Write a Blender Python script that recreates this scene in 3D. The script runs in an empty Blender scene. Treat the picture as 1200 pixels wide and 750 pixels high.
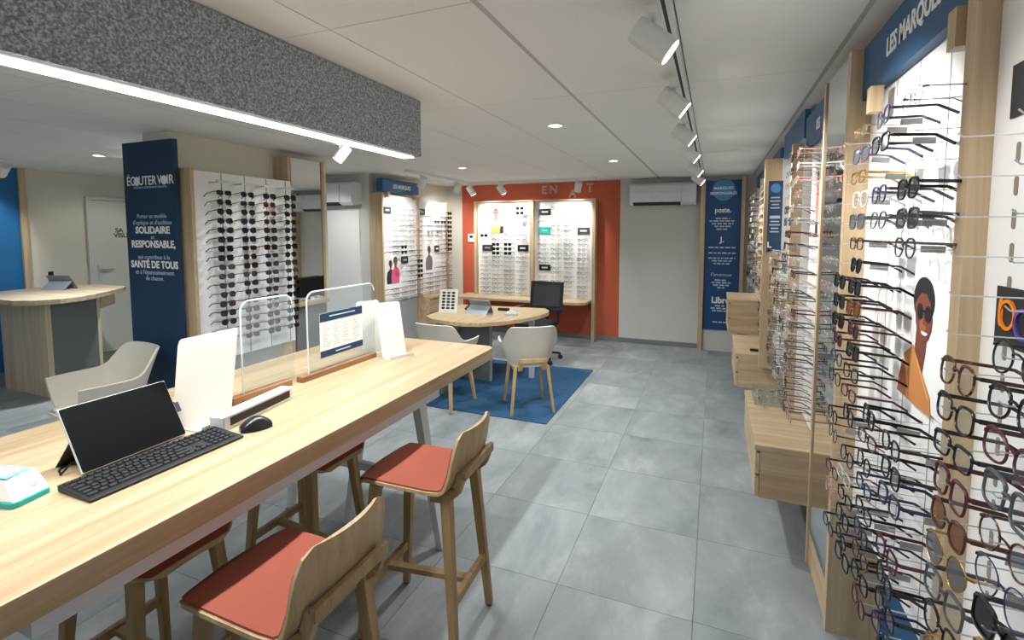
import bpy, bmesh, math, random
from mathutils import Vector, Matrix
PI = math.pi
R = math.radians
random.seed(7)
S = bpy.context.scene
C = S.collection

# ------------------------------------------------------------------ camera
cam = bpy.data.objects.new('camera', bpy.data.cameras.new('camera'))
C.objects.link(cam)
cam.data.sensor_width = 36
cam.data.lens = 568 / 1200 * 36
cam.data.shift_x = -13 / 1200
cam.data.shift_y = -64 / 1200
cam.data.clip_start = .02
yaw, pitch = math.atan2(.367, .930), math.asin(-.0702)
cam.location = (0, 0, 1.65)
cam.rotation_euler = (PI / 2 + pitch, 0, yaw)
S.camera = cam

# ------------------------------------------------------------------ world, exposure
W = bpy.data.worlds.new('world')
S.world = W
W.use_nodes = True
W.node_tree.nodes['Background'].inputs[0].default_value = (.86, .93, 1, 1)
W.node_tree.nodes['Background'].inputs[1].default_value = 0.3
S.view_settings.view_transform = 'Standard'
S.view_settings.look = 'None'
S.view_settings.exposure = 0.45
S.view_settings.gamma = 1
S.view_settings.use_curve_mapping = False
S.cycles.use_denoising = True
S.cycles.max_bounces = 8
S.cycles.diffuse_bounces = 4
S.cycles.glossy_bounces = 4
S.cycles.transmission_bounces = 4
S.cycles.transparent_max_bounces = 24
S.cycles.caustics_reflective = False
S.cycles.caustics_refractive = False
S.cycles.sample_clamp_indirect = 4

SPOT_RIGHT, SPOT_BACK, SPOT_LEFT, DOWN, LED = 58, 44, 52, 67, 46
H = 2.40           # ceiling height
YB = 7.20          # back wall
XL = -7.73         # far left wall
XR = .65           # right wall

# ------------------------------------------------------------------ materials
MATS = {}
def srgb(c):
    if isinstance(c, str):
        c = tuple(int(c[i:i + 2], 16) / 255 for i in (0, 2, 4))
    return tuple(x / 12.92 if x <= .04045 else ((x + .055) / 1.055) ** 2.4 for x in c) + (1,)
def base(name):
    m = bpy.data.materials.new(name)
    m.use_nodes = True
    return m, m.node_tree.nodes, m.node_tree.links, m.node_tree.nodes['Principled BSDF']
def mat(name, col, rough=.5, metal=0, emit=0, spec=.5, noise=0, nscale=40, bump=0):
    if name in MATS: return MATS[name]
    m, N, L, b = base(name)
    c = srgb(col)
    b.inputs['Base Color'].default_value = c
    b.inputs['Roughness'].default_value = rough
    b.inputs['Metallic'].default_value = metal
    b.inputs['Specular IOR Level'].default_value = spec
    if emit:
        b.inputs['Emission Color'].default_value = c
        b.inputs['Emission Strength'].default_value = emit
    if noise or bump:
        tc = N.new('ShaderNodeTexCoord'); n = N.new('ShaderNodeTexNoise')
        n.inputs['Scale'].default_value = nscale; n.inputs['Detail'].default_value = 4
        L.new(tc.outputs['Object'], n.inputs['Vector'])
        if noise:
            r = N.new('ShaderNodeMapRange')
            r.inputs['To Min'].default_value = 1 - noise; r.inputs['To Max'].default_value = 1 + noise
            L.new(n.outputs['Fac'], r.inputs['Value'])
            x = N.new('ShaderNodeVectorMath'); x.operation = 'SCALE'
            x.inputs[0].default_value = c[:3]
            L.new(r.outputs[0], x.inputs['Scale']); L.new(x.outputs[0], b.inputs['Base Color'])
        if bump:
            bp = N.new('ShaderNodeBump'); bp.inputs['Strength'].default_value = bump; bp.inputs['Distance'].default_value = .004
            L.new(n.outputs['Fac'], bp.inputs['Height']); L.new(bp.outputs[0], b.inputs['Normal'])
    MATS[name] = m
    return m
def wood(name, c1, c2, axis, rough=.45, wide=9):
    m, N, L, b = base(name)
    tc = N.new('ShaderNodeTexCoord'); mp = N.new('ShaderNodeMapping')
    s = [wide * 2.2] * 3; s['XYZ'.index(axis)] = .9
    mp.inputs['Scale'].default_value = s
    oi = N.new('ShaderNodeObjectInfo'); ad = N.new('ShaderNodeVectorMath'); ad.operation = 'ADD'
    L.new(tc.outputs['Object'], ad.inputs[0]); L.new(oi.outputs['Random'], ad.inputs[1])
    L.new(ad.outputs[0], mp.inputs['Vector'])
    n = N.new('ShaderNodeTexNoise'); n.inputs['Scale'].default_value = 1; n.inputs['Detail'].default_value = 5; n.inputs['Roughness'].default_value = .62
    n.inputs['Distortion'].default_value = .35
    L.new(mp.outputs[0], n.inputs['Vector'])
    mp2 = N.new('ShaderNodeMapping'); s2 = [170] * 3; s2['XYZ'.index(axis)] = 5
    mp2.inputs['Scale'].default_value = s2
    L.new(ad.outputs[0], mp2.inputs['Vector'])
    n2 = N.new('ShaderNodeTexNoise'); n2.inputs['Scale'].default_value = 1; n2.inputs['Detail'].default_value = 2
    L.new(mp2.outputs[0], n2.inputs['Vector'])
    mx = N.new('ShaderNodeMath'); mx.operation = 'MULTIPLY_ADD'; mx.inputs[1].default_value = .25
    L.new(n2.outputs['Fac'], mx.inputs[0]); L.new(n.outputs['Fac'], mx.inputs[2])
    r = N.new('ShaderNodeValToRGB')
    r.color_ramp.elements[0].position = .42; r.color_ramp.elements[0].color = srgb(c2)
    r.color_ramp.elements[1].position = .78; r.color_ramp.elements[1].color = srgb(c1)
    L.new(mx.outputs[0], r.inputs['Fac']); L.new(r.outputs['Color'], b.inputs['Base Color'])
    b.inputs['Roughness'].default_value = rough
    b.inputs['Specular IOR Level'].default_value = .35
    bp = N.new('ShaderNodeBump'); bp.inputs['Strength'].default_value = .08; bp.inputs['Distance'].default_value = .002
    L.new(n2.outputs['Fac'], bp.inputs['Height']); L.new(bp.outputs[0], b.inputs['Normal'])
    MATS[name] = m
    return m
def clear(name, tint, alpha, rough=.05):
    """thin clear plastic or glass: mostly see-through, a little surface colour and a fresnel sheen"""
    m, N, L, b = base(name)
    N.remove(b)
    out = N['Material Output']
    t = N.new('ShaderNodeBsdfTransparent'); t.inputs[0].default_value = srgb(tint)
    g = N.new('ShaderNodeBsdfGlossy'); g.inputs['Roughness'].default_value = rough
    d = N.new('ShaderNodeBsdfDiffuse'); d.inputs[0].default_value = srgb(tint)
    lw = N.new('ShaderNodeLayerWeight'); lw.inputs['Blend'].default_value = .5
    pw = N.new('ShaderNodeMath'); pw.operation = 'POWER'; pw.inputs[1].default_value = 4; L.new(lw.outputs['Facing'], pw.inputs[0])
    f = N.new('ShaderNodeMath'); f.operation = 'MULTIPLY_ADD'; f.inputs[1].default_value = .45; f.inputs[2].default_value = .03; L.new(pw.outputs[0], f.inputs[0])
    a = N.new('ShaderNodeMixShader'); a.inputs[0].default_value = alpha
    L.new(t.outputs[0], a.inputs[1]); L.new(d.outputs[0], a.inputs[2])
    c = N.new('ShaderNodeMixShader')
    L.new(f.outputs[0], c.inputs[0]); L.new(a.outputs[0], c.inputs[1]); L.new(g.outputs[0], c.inputs[2])
    L.new(c.outputs[0], out.inputs[0])
    MATS[name] = m
    return m
def ramp_mat(name, scale, stops, rough, detail=6, bump=0, coord='Object', vary=0, nrough=.6, stretch=None):
    m, N, L, b = base(name)
    if coord == 'World':
        tc = N.new('ShaderNodeNewGeometry'); v = tc.outputs['Position']
    else:
        tc = N.new('ShaderNodeTexCoord'); v = tc.outputs['Object']
    if vary:
        oi = N.new('ShaderNodeObjectInfo'); ad = N.new('ShaderNodeVectorMath'); ad.operation = 'MULTIPLY_ADD'
        sc = N.new('ShaderNodeMath'); sc.operation = 'MULTIPLY'; sc.inputs[1].default_value = 23
        L.new(oi.outputs['Random'], sc.inputs[0])
        ad.inputs[1].default_value = (1, 1, 1)
        L.new(v, ad.inputs[0]); L.new(sc.outputs[0], ad.inputs[2]); v = ad.outputs[0]
    if stretch:
        mp = N.new('ShaderNodeMapping'); mp.inputs['Scale'].default_value = stretch
        L.new(v, mp.inputs['Vector']); v = mp.outputs[0]
    n = N.new('ShaderNodeTexNoise'); n.inputs['Scale'].default_value = scale; n.inputs['Detail'].default_value = detail
    n.inputs['Roughness'].default_value = nrough; n.inputs['Distortion'].default_value = .4
    L.new(v, n.inputs['Vector'])
    r = N.new('ShaderNodeValToRGB')
    while len(r.color_ramp.elements) < len(stops): r.color_ramp.elements.new(.5)
    for e, (p, c) in zip(r.color_ramp.elements, stops):
        e.position = p; e.color = srgb(c)
    L.new(n.outputs['Fac'], r.inputs['Fac'])
    if vary:
        mr = N.new('ShaderNodeMapRange'); mr.inputs['To Min'].default_value = 1 - vary; mr.inputs['To Max'].default_value = 1 + vary
        L.new(oi.outputs['Random'], mr.inputs['Value'])
        x = N.new('ShaderNodeVectorMath'); x.operation = 'SCALE'
        L.new(r.outputs['Color'], x.inputs[0]); L.new(mr.outputs[0], x.inputs['Scale']); L.new(x.outputs[0], b.inputs['Base Color'])
    else:
        L.new(r.outputs['Color'], b.inputs['Base Color'])
    b.inputs['Roughness'].default_value = rough
    if bump:
        bp = N.new('ShaderNodeBump'); bp.inputs['Strength'].default_value = bump; bp.inputs['Distance'].default_value = .003
        L.new(n.outputs['Fac'], bp.inputs['Height']); L.new(bp.outputs[0], b.inputs['Normal'])
    MATS[name] = m
    return m

WL, WD = 'c9b291', 'a89172'
for ax in 'XYZ':
    wood('wood' + ax, WL, WD, ax)
    wood('grey_oak' + ax, 'd8c8ae', 'b8a68a', ax)
wood('stool_wood', 'aa8d66', '866c48', 'Z', .5)
wood('stool_ply', 'b79e7a', '99805a', 'Z', .5)
wood('chair_wood', 'c6a67c', 'a58659', 'Z', .5)
wood('table_top', 'b8a283', '998260', 'Y', .4, 10)
wood('bar_wood', '9a7350', '80593a', 'Y', .5)
M = MATS
mat('wall', 'd6d3c6', .85, noise=.02, nscale=3)
mat('wall_cool', 'c9cac4', .85, noise=.02, nscale=3)
mat('white', 'eeeeec', .5)
mat('board', 'f2f1ee', .45)
mat('steel', 'c9cccd', .45, .2)
mat('light_steel', 'd7d9d9', .4, .1)
mat('chrome', 'c8c8c8', .25, 1)
mat('black', '0b0c0e', .5)
mat('screen', '05070a', .3, spec=.3)
mat('key', '15171a', .55)
mat('keybody', '0e1012', .5)
mat('dark', '22262a', .6)
mat('navy', '11365c', .55)
mat('totem_blue', '0b3350', .6, noise=.05, nscale=2)
mat('sign_blue', '1b4d76', .55)
mat('panel_blue', '0b639c', .6)
mat('pillar_blue', '124274', .55)
mat('orange', 'bb5a40', .8, noise=.04, nscale=6)
mat('seat_red', '8b4432', .9, noise=.1, nscale=260, bump=.15)
mat('shell', 'c9c3b6', .85, noise=.06, nscale=180, bump=.1)
mat('grey_panel', '6c7274', .65)
mat('grey_light', '9b9f9e', .65)
mat('text_white', 'f2f2f0', .6)
mat('text_light', 'b9cbe0', .6)
mat('text_dark', '2a2c2e', .6)
mat('plate', '24282b', .5)
mat('paper', 'f0efe9', .7)
mat('teal', '2aa598', .5)
mat('teal_light', '7fc9c0', .4)
mat('rod', 'cfd2d4', .3, .6)
mat('groove', '9a9a96', .8)
mat('lamp_white', 'e4e4e2', .4)
mat('grout', '7c8283', .9)
mat('skirting', '767a7b', .7)
mat('led', (.97, .97, 1), emit=7)
mat('spot_face', (1, .98, .94), emit=18)
mat('down_face', (1, .97, .92), emit=14)
clear('acrylic', 'f4f8f8', .05)
clear('acrylic_edge', 'f6fafa', .4)
clear('frost', 'd3cec4', .94, .35)
clear('lens_clear', 'f2f5f5', .03)
clear('lens_dark', '1c1b1e', .82)
clear('lens_brown', '8a5a38', .35)
clear('lens_grey', '7d7f82', .3)
mm, N_, L_, b_ = base('mirror'); b_.inputs['Metallic'].default_value = 1; b_.inputs['Roughness'].default_value = .02
b_.inputs['Base Color'].default_value = (.82, .84, .83, 1); M['mirror'] = mm
clear('pane', 'dfe4e2', .05)
ramp_mat('felt', 115, [(.34, '696d71'), (.5, '909497'), (.64, 'bcbfc1')], .95, 3, .35)
ramp_mat('floor_tile', 1.7, [(.27, '697073'), (.42, '848b8d'), (.56, '93999a'), (.72, 'abb0b0')], .55, 9, 0, 'World', .045, .66, (1.6, .8, 1))
ramp_mat('ceiling_tile', 220, [(.3, 'e6e6e4'), (.7, 'eeeeec')], .9, 2, 0, 'Object', .012)
ramp_mat('rug', 60, [(.3, '1c4465'), (.6, '28557a')], .95, 4, .3)
ramp_mat('print_grey', 6, [(.3, 'cfd2d2'), (.7, 'e6e7e5')], .6)

# ------------------------------------------------------------------ mesh builder
class MB:
    def __init__(s): s.v = []; s.f = []; s.mi = []; s.cur = 0
    def add(s, vs, fs):
        o = len(s.v); s.v += [tuple(p) for p in vs]
        for f in fs: s.f.append(tuple(i + o for i in f)); s.mi.append(s.cur)
        return s
    def box(s, x0, x1, y0, y1, z0, z1):
        return s.add([(x0, y0, z0), (x1, y0, z0), (x1, y1, z0), (x0, y1, z0), (x0, y0, z1), (x1, y0, z1), (x1, y1, z1), (x0, y1, z1)],
                     [(0, 3, 2, 1), (4, 5, 6, 7), (0, 1, 5, 4), (1, 2, 6, 5), (2, 3, 7, 6), (3, 0, 4, 7)])
    def cbox(s, x, y, z, w, d, h): return s.box(x - w / 2, x + w / 2, y - d / 2, y + d / 2, z - h / 2, z + h / 2)
    def bar(s, a, b, w0, d0, w1=None, d1=None, up=(0, 0, 1)):
        """tapered rectangular bar from a to b"""
        a, b = Vector(a), Vector(b); t = (b - a).normalized(); u = Vector(up)
        if abs(t.dot(u)) > .95: u = Vector((0, 1, 0))
        x = t.cross(u).normalized(); y = x.cross(t)
        w1 = w1 or w0; d1 = d1 or d0; vs = []
        for p, w, d in ((a, w0, d0), (b, w1, d1)):
            for i, j in ((-1, -1), (1, -1), (1, 1), (-1, 1)): vs.append(p + x * i * w / 2 + y * j * d / 2)
        return s.add(vs, [(0, 3, 2, 1), (4, 5, 6, 7), (0, 1, 5, 4), (1, 2, 6, 5), (2, 3, 7, 6), (3, 0, 4, 7)])
    def prism(s, pts, z0, z1, plane='XY'):
        """extruded polygon; pts counter-clockwise in the plane"""
        n = len(pts)
        def P(u, v, w): return {'XY': (u, v, w), 'XZ': (u, w, v), 'YZ': (w, u, v)}[plane]
        vs = [P(u, v, z0) for u, v in pts] + [P(u, v, z1) for u, v in pts]
        fs = [tuple(range(n))[::-1], tuple(range(n, 2 * n))] + [(i, (i + 1) % n, n + (i + 1) % n, n + i) for i in range(n)]
        return s.add(vs, fs)
    def tube(s, path, r, seg=8, closed=False, cap=True, flat=None):
        """swept round (or flattened) tube along a path; r a number or one per point"""
        P = [Vector(p) for p in path]; n = len(P); rr = r if isinstance(r, (list, tuple)) else [r] * n
        vs = []; up = None
        for i in range(n):
            a = P[(i - 1) % n] if closed or i else P[0]; b = P[(i + 1) % n] if closed or i < n - 1 else P[-1]
            t = (b - a).normalized()
            if up is None: up = Vector((0, 0, 1)) if abs(t.z) < .9 else Vector((0, 1, 0))
            x = t.cross(up)
            if x.length < 1e-4: x = t.cross(Vector((1, .2, 0)))
            x.normalize(); y = x.cross(t).normalized(); up = y
            for k in range(seg):
                an = 2 * PI * (k + .5) / seg
                vs.append(P[i] + x * math.cos(an) * rr[i] + y * math.sin(an) * rr[i] * (flat or 1))
        fs = []
        for i in range(n if closed else n - 1):
            j = (i + 1) % n
            for k in range(seg): fs.append((i * seg + k, i * seg + (k + 1) % seg, j * seg + (k + 1) % seg, j * seg + k))
        if cap and not closed: fs += [tuple(range(seg))[::-1], tuple(range((n - 1) * seg, n * seg))]
        return s.add(vs, fs)
    def cyl(s, a, b, r0, r1=None, seg=16): return s.tube([a, b], [r0, r1 if r1 is not None else r0], seg)
    def grid(s, rows, thick=0, close=False):
        """lofted sheet from rows of points, optionally thickened along its normals"""
        m, n = len(rows), len(rows[0]); V = [[Vector(p) for p in r] for r in rows]
        if not thick:
            return s.add([p for r in V for p in r], [(i * n + j, i * n + j + 1, (i + 1) * n + j + 1, (i + 1) * n + j) for i in range(m - 1) for j in range(n - 1)])
        B = []
        for i in range(m):
            for j in range(n):
                du = V[min(i + 1, m - 1)][j] - V[max(i - 1, 0)][j]; dv = V[i][min(j + 1, n - 1)] - V[i][max(j - 1, 0)]
                nn = dv.cross(du)
                nn = nn.normalized() if nn.length > 1e-9 else Vector((0, 0, 1))
                B.append(V[i][j] + nn * thick)
        q = m * n; A = [p for r in V for p in r]; fs = []
        for i in range(m - 1):
            for j in range(n - 1):
                a, b, c, d = i * n + j, i * n + j + 1, (i + 1) * n + j + 1, (i + 1) * n + j
                fs += [(a, b, c, d), (q + d, q + c, q + b, q + a)]
        edge = [j for j in range(n)] + [i * n + n - 1 for i in range(1, m)] + [(m - 1) * n + j for j in range(n - 2, -1, -1)] + [i * n for i in range(m - 2, 0, -1)]
        for k in range(len(edge)):
            a, b = edge[k], edge[(k + 1) % len(edge)]; fs.append((b, a, q + a, q + b))
        return s.add(A + B, fs)
    def rbox(s, x0, x1, y0, y1, z0, z1, r, seg=5):
        """box with rounded vertical edges"""
        return s.prism(rrect(x0, x1, y0, y1, r, seg), z0, z1)
    def xf(s, mtx):
        s.v = [tuple(mtx @ Vector(p)) for p in s.v]; return s
def rrect(x0, x1, y0, y1, r, seg=5):
    rs = r if isinstance(r, (list, tuple)) else [r] * 4; out = []
    for (cx, cy, a0), q in zip(((x1 - rs[0], y0 + rs[0], -90), (x1 - rs[1], y1 - rs[1], 0), (x0 + rs[2], y1 - rs[2], 90), (x0 + rs[3], y0 + rs[3], 180)), rs):
        if q < 1e-6: out.append((cx, cy)); continue
        for k in range(seg + 1):
            a = R(a0 + 90 * k / seg); out.append((cx + q * math.cos(a), cy + q * math.sin(a)))
    return out
def mesh(name, mb, mats, smooth=False, bevel=0):
    me = bpy.data.meshes.new(name); me.from_pydata(mb.v, [], mb.f)
    for m in (mats if isinstance(mats, (list, tuple)) else [mats]): me.materials.append(M[m] if isinstance(m, str) else m)
    if any(mb.mi): me.polygons.foreach_set('material_index', mb.mi)
    bm = bmesh.new(); bm.from_mesh(me); bmesh.ops.recalc_face_normals(bm, faces=bm.faces)
    if bevel: bmesh.ops.bevel(bm, geom=bm.edges[:], offset=bevel, segments=2, affect='EDGES', profile=.6, clamp_overlap=True)
    bm.to_mesh(me); bm.free()
    if smooth:
        me.polygons.foreach_set('use_smooth', [True] * len(me.polygons)); me.set_sharp_from_angle(angle=R(38))
    return me
ORG = {}
def obj(name, mb, mats, parent=None, world=True, smooth=False, bevel=0, kind=None):
    """link a mesh; given in world coordinates unless world is False"""
    if parent is not None and world and isinstance(mb, MB):
        o_ = ORG.get(parent.name, Vector((0, 0, 0)))
        if o_.length > 0: mb.v = [(x - o_.x, y - o_.y, z - o_.z) for x, y, z in mb.v]
    me = mesh(name, mb, mats, smooth, bevel) if isinstance(mb, MB) else mb
    o = bpy.data.objects.new(name, me); C.objects.link(o)
    if parent is not None:
        o.parent = parent
        if parent.name in ORG: ORG[o.name] = ORG[parent.name]
    if kind: o['kind'] = kind
    return o
def tag(o, label=None, cat=None, group=None, kind=None):
    if label: o['label'] = label
    if cat: o['category'] = cat
    if group: o['group'] = group
    if kind: o['kind'] = kind
    return o
def thing(name, label, cat, loc=(0, 0, 0), rz=0, group=None):
    o = bpy.data.objects.new(name, None); C.objects.link(o); o.empty_display_size = .05
    o.location = loc; o.rotation_euler.z = rz
    ORG[o.name] = Vector(loc)
    return tag(o, label, cat, group)
def root_struct(name, mb, m, **k): return tag(obj(name, mb, m, **k), kind='structure')
def copy_tree(o, parent=None):
    c = o.copy(); C.objects.link(c); c.parent = parent
    for ch in o.children: copy_tree(ch, c)
    return c
FIT = []
FACE = {'-Y': 0, '-X': -PI / 2, '+X': PI / 2}
def text(s, size, loc, face, parent, m='text_white', bold=0, sx=1, align='CENTER', name='lettering', depth=.001, outline=False, tilt=0, fit=0):
    cu = bpy.data.curves.new(name, 'FONT'); cu.body = s; cu.size = size; cu.align_x = align; cu.align_y = 'CENTER'
    cu.extrude = depth; cu.offset = bold; cu.resolution_u = 3
    if outline: cu.fill_mode = 'NONE'; cu.extrude = 0; cu.bevel_depth = outline; cu.bevel_resolution = 0
    cu.materials.append(M[m])
    o = bpy.data.objects.new(name, cu); C.objects.link(o)
    o.rotation_euler = (PI / 2, tilt, FACE[face]); o.scale = (sx, 1, 1)
    o.location = loc
    if fit: FIT.append((o, fit))
    if parent is not None:
        o.parent = parent; o.location = Vector(loc) - ORG.get(parent.name, Vector((0, 0, 0)))
    return o
def on_face(face, pl, u, v, d):
    """point at lateral u (to the viewer's right), height v, d in front of the plane pl"""
    return {'-Y': (u, pl - d, v), '-X': (pl - d, u, v), '+X': (pl + d, u, v)}[face]
def flat(name, pts, face, pl, d, m, parent, t=.0012):
    """flat printed shape, pts (horizontal world axis, z), lying d in front of the plane"""
    mb = MB(); w = {'-Y': pl - d, '-X': pl - d, '+X': pl + d}[face]; s = -t if face != '+X' else t
    mb.prism(pts, w, w + s, 'XZ' if face == '-Y' else 'YZ')
    return obj(name, mb, m, parent)
def ell(cx, cz, rx, rz, n=18, a0=0, a1=360): return [(cx + rx * math.cos(R(a0 + (a1 - a0) * k / n)), cz + rz * math.sin(R(a0 + (a1 - a0) * k / n))) for k in range(n + (0 if a1 - a0 == 360 else 1))]
def rect(u0, u1, v0, v1): return [(u0, v0), (u1, v0), (u1, v1), (u0, v1)]
def spot_lamp(loc, target, power, size, blend, parent, col=(1, .98, .96), rad=.03):
    l = bpy.data.lights.new('spot_light', 'SPOT'); l.energy = power; l.spot_size = R(size); l.spot_blend = blend; l.color = col; l.shadow_soft_size = rad
    o = bpy.data.objects.new('spot_light', l); C.objects.link(o)
    d = (Vector(target) - Vector(loc)).normalized()
    o.location = Vector(loc); o.rotation_euler = d.to_track_quat('-Z', 'Y').to_euler()
    if parent is not None: o.parent = parent; o.location = Vector(loc) - ORG.get(parent.name, Vector())
    return o

# ================================================================== SETTING
XG = [-.045 - .6 * k for k in range(-1, 14)]          # floor joints
YG = [2.07 + .6 * k for k in range(-6, 9)]
fl = root_struct('floor', MB().box(XL, XR, -1.6, YB, -.05, -.006), 'grout')
def cells(cuts, lo, hi):
    c = sorted({lo, hi} | {x for x in cuts if lo < x < hi}); return [(a, b) for a, b in zip(c, c[1:]) if b - a > .02]
TILE = {}
for x0, x1 in cells(XG, XL, XR):
    for y0, y1 in cells(YG, -1.6, YB):
        k = (round(x1 - x0, 3), round(y1 - y0, 3))
        if k not in TILE:
            w, d = k[0] / 2 - .001, k[1] / 2 - .001
            TILE[k] = mesh('tile', MB().box(-w, w, -d, d, -.01, 0), 'floor_tile')
        o = obj('tile', TILE[k], None, fl); o.location = ((x0 + x1) / 2, (y0 + y1) / 2, 0)
ce = root_struct('ceiling', MB().box(XL - .1, XR + .1, -1.6, YB + .1, H + .012, H + .1), 'groove')
CX = [.46 - .605 * k for k in range(14)]
CY = [2.65 + 1.18 * k for k in range(-4, 5)]
for x0, x1 in cells(CX, XL, XR):
    for y0, y1 in cells(CY, -1.6, YB):
        k = ('c', round(x1 - x0, 3), round(y1 - y0, 3))
        if k not in TILE:
            w, d = k[1] / 2 - .003, k[2] / 2 - .002
            TILE[k] = mesh('ceiling_tile', MB().box(-w, w, -d, d, 0, .013), 'ceiling_tile')
        o = obj('ceiling_tile', TILE[k], None, ce); o.location = ((x0 + x1) / 2, (y0 + y1) / 2, H)
for x in (.46, -.75):
    obj('grid_bar', MB().box(x - .010, x + .010, -1.6, YB, H - .001, H + .002), mat('grid_grey', 'b7b7b2', .6), ce)
wr = root_struct('wall_right', MB().box(XR, XR + .12, -1.6, YB + .12, 0, H), 'wall_cool')
obj('blue_panel', MB().box(XR - .006, XR, -.6, 2.20, 0, 1.0), 'sign_blue', wr)
wb = root_struct('wall_back', MB().box(-4.34, XR, YB, YB + .12, 0, H), 'wall')
obj('orange_panel', MB().box(-3.93, -1.305, YB - .006, YB, .07, H), 'orange', wb)
obj('white_panel', MB().box(-1.30, -.19, YB - .018, YB, .07, 2.0), 'wall_cool', wb)
obj('upper_panel', MB().box(-1.30, -.19, YB - .010, YB, 2.006, H), 'wall_cool', wb)
root_struct('baseboard_back', MB().box(-4.22, XR, YB - .02, YB, 0, .07), 'skirting')
root_struct('wall_left', MB().box(XL - .12, XL, -1.6, 5.3, 0, H), 'wall')
root_struct('wall_niche', MB().box(XL, -4.22, 5.20, 5.32, 0, H), 'wall_cool')
root_struct('wall_passage', MB().box(-4.34, -4.22, 5.32, YB, 0, H), 'wall')
root_struct('wall_pillar', MB().box(-4.1, -3.84, 2.44, 4.05, 0, H), 'wall')
root_struct('baseboard_left', MB().box(XL, XL + .015, -1.6, 3.8, 0, .07), 'skirting')
root_struct('baseboard_niche', MB().box(XL, -4.22, 5.185, 5.20, 0, .07), 'skirting')
lp = thing('blue_wall_panel', 'blue wall panel with a light timber edge behind the reception counter', 'panel', (XL, 2.6, 0))
obj('panel', MB().box(XL, XL + .03, 1.4, 3.19, 0, 2.39), 'panel_blue', lp)
obj('edge_post', MB().box(XL, XL + .06, 3.19, 3.25, 0, 2.39), 'wood' + 'Z', lp)
# consulting room door on the far left wall
d1 = tag(obj('door_1', MB().box(XL, XL + .035, 3.90, 4.78, .005, 2.06), mat('door_white', 'cfd2c8', .6)), kind='structure')
fr = MB(); fr.box(XL, XL + .045, 3.85, 3.895, 0, 2.11); fr.box(XL, XL + .045, 4.785, 4.83, 0, 2.11); fr.box(XL, XL + .045, 3.895, 4.785, 2.065, 2.11)
obj('door_frame', fr, 'door_white', d1)
hp = obj('handle_plate', MB().box(XL + .035, XL + .043, 3.94, 3.985, .98, 1.2), 'steel', d1)
obj('door_lever', MB().tube([(XL + .043, 3.962, 1.13), (XL + .085, 3.962, 1.13), (XL + .085, 4.10, 1.13)], .01), 'chrome', hp)
for s, z in (('SA', 1.66), ('VISU', 1.59)):
    text(s, .085, (XL + .036, 4.17 if s == 'SA' else 4.15, z), '+X', d1, 'text_dark', .002, align='LEFT')

# ================================================================== LIGHTING FITTINGS
def downlight(x, y, label, k=1):
    t = thing('downlight', label, 'ceiling light', (x, y, H), 0)
    obj('trim_ring', MB().tube([(.052 * math.cos(a), .052 * math.sin(a), -.004) for a in [2 * PI * i / 24 for i in range(24)]], .009, 6, True), 'lamp_white', t, False, True)
    obj('diffuser', MB().cyl((0, 0, -.006), (0, 0, 0), .05, seg=24), 'down_face', t, False)
    l = bpy.data.lights.new('spot_light', 'SPOT'); l.energy = DOWN * k; l.spot_size = R(140); l.spot_blend = 1; l.shadow_soft_size = .05; l.color = (.95, .98, 1)
    o = bpy.data.objects.new('downlight_light', l); C.objects.link(o); o.parent = t; o.location = (0, 0, -.03)
downlight(-1.065, 3.316, 'round recessed downlight nearest the ceiling spotlight track', 1.3)
downlight(-1.017, 5.176, 'round recessed downlight in front of the air conditioner on the back wall', 1.3)
downlight(-2.778, 5.094, 'round recessed downlight above the round-ended desk and its armchairs', 1.3)
downlight(-2.863, 3.298, 'round recessed downlight seen just under the glowing felt lamp', 1.2)
downlight(-5.654, 2.959, 'round recessed downlight beside the navy totem, above the reception counter', 1.8)
for x, y, n in ((-4.2, .9, 'far'),):       # extra downlight out of view, added to brighten the room
    downlight(x, y, 'added unseen downlight brightening the ' + ('seating left of the timber counter' if n == 'far' else 'floor in front of the stools'), .8)
def spotlight(parent_name, loc, target, power, label, group, size=70, blend=.6, r=.045, ln=.14):
    t = thing('spotlight', label, 'spotlight', loc, 0, group)
    d = (Vector(target) - Vector(loc)).normalized()
    L0 = Vector((0, 0, 0)); a = L0 - d * ln * .55; b = L0 + d * ln * .45
    obj('housing', MB().tube([a, a + d * .01, b], [r * .93, r, r], 20), 'lamp_white', t, False, True)
    obj('lens', MB().cyl(b, b + d * .003, r * .86, seg=20), 'spot_face', t, False)
    top = Vector((0, 0, H - .045 - loc[2]))
    obj('adapter', MB().box(-.016, .016, -.05, .05, top.z - .012, top.z + .012), 'lamp_white', t, False)
    obj('stem', MB().tube([top, L0], .008, 8), 'lamp_white', t, False)
    sl = spot_lamp(Vector(loc) + d * (ln * .45 + .02), target, power, size, blend, t)
    return t
tr = thing('lighting_track', 'long white ceiling spotlight track running down the aisle', 'lighting track', (-.17, 3.9, H))
obj('rail', MB().box(-.19, -.15, .7, 6.9, H - .035, H), 'lamp_white', tr)
obj('rail_slot', MB().box(-.176, -.164, .7, 6.9, H - .0365, H - .034), 'dark', tr)
ordn = ['first', 'second', 'third', 'fourth', 'fifth', 'sixth']
for i, y in enumerate((1.68, 2.50, 3.35, 4.2, 5.27, 6.24)):
    spotlight('t', (-.20, y, 2.27), (.52, y + .12, 1.72), SPOT_RIGHT, f'white cylinder spotlight on the aisle track, {ordn[i]} counted from the camera', 'aisle track spotlights', 74, .9)
spotlight('t', (-.20, .75, 2.27), (.5, .85, 1.7), SPOT_RIGHT * .3, 'white cylinder spotlight at the near end of the aisle track', 'aisle track spotlights')
tb = thing('lighting_track', 'short white ceiling track in front of the orange wall', 'lighting track', (-2.6, 6.7, H))
obj('rail', MB().box(-3.95, -1.55, 6.68, 6.72, H - .035, H), 'lamp_white', tb)
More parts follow.
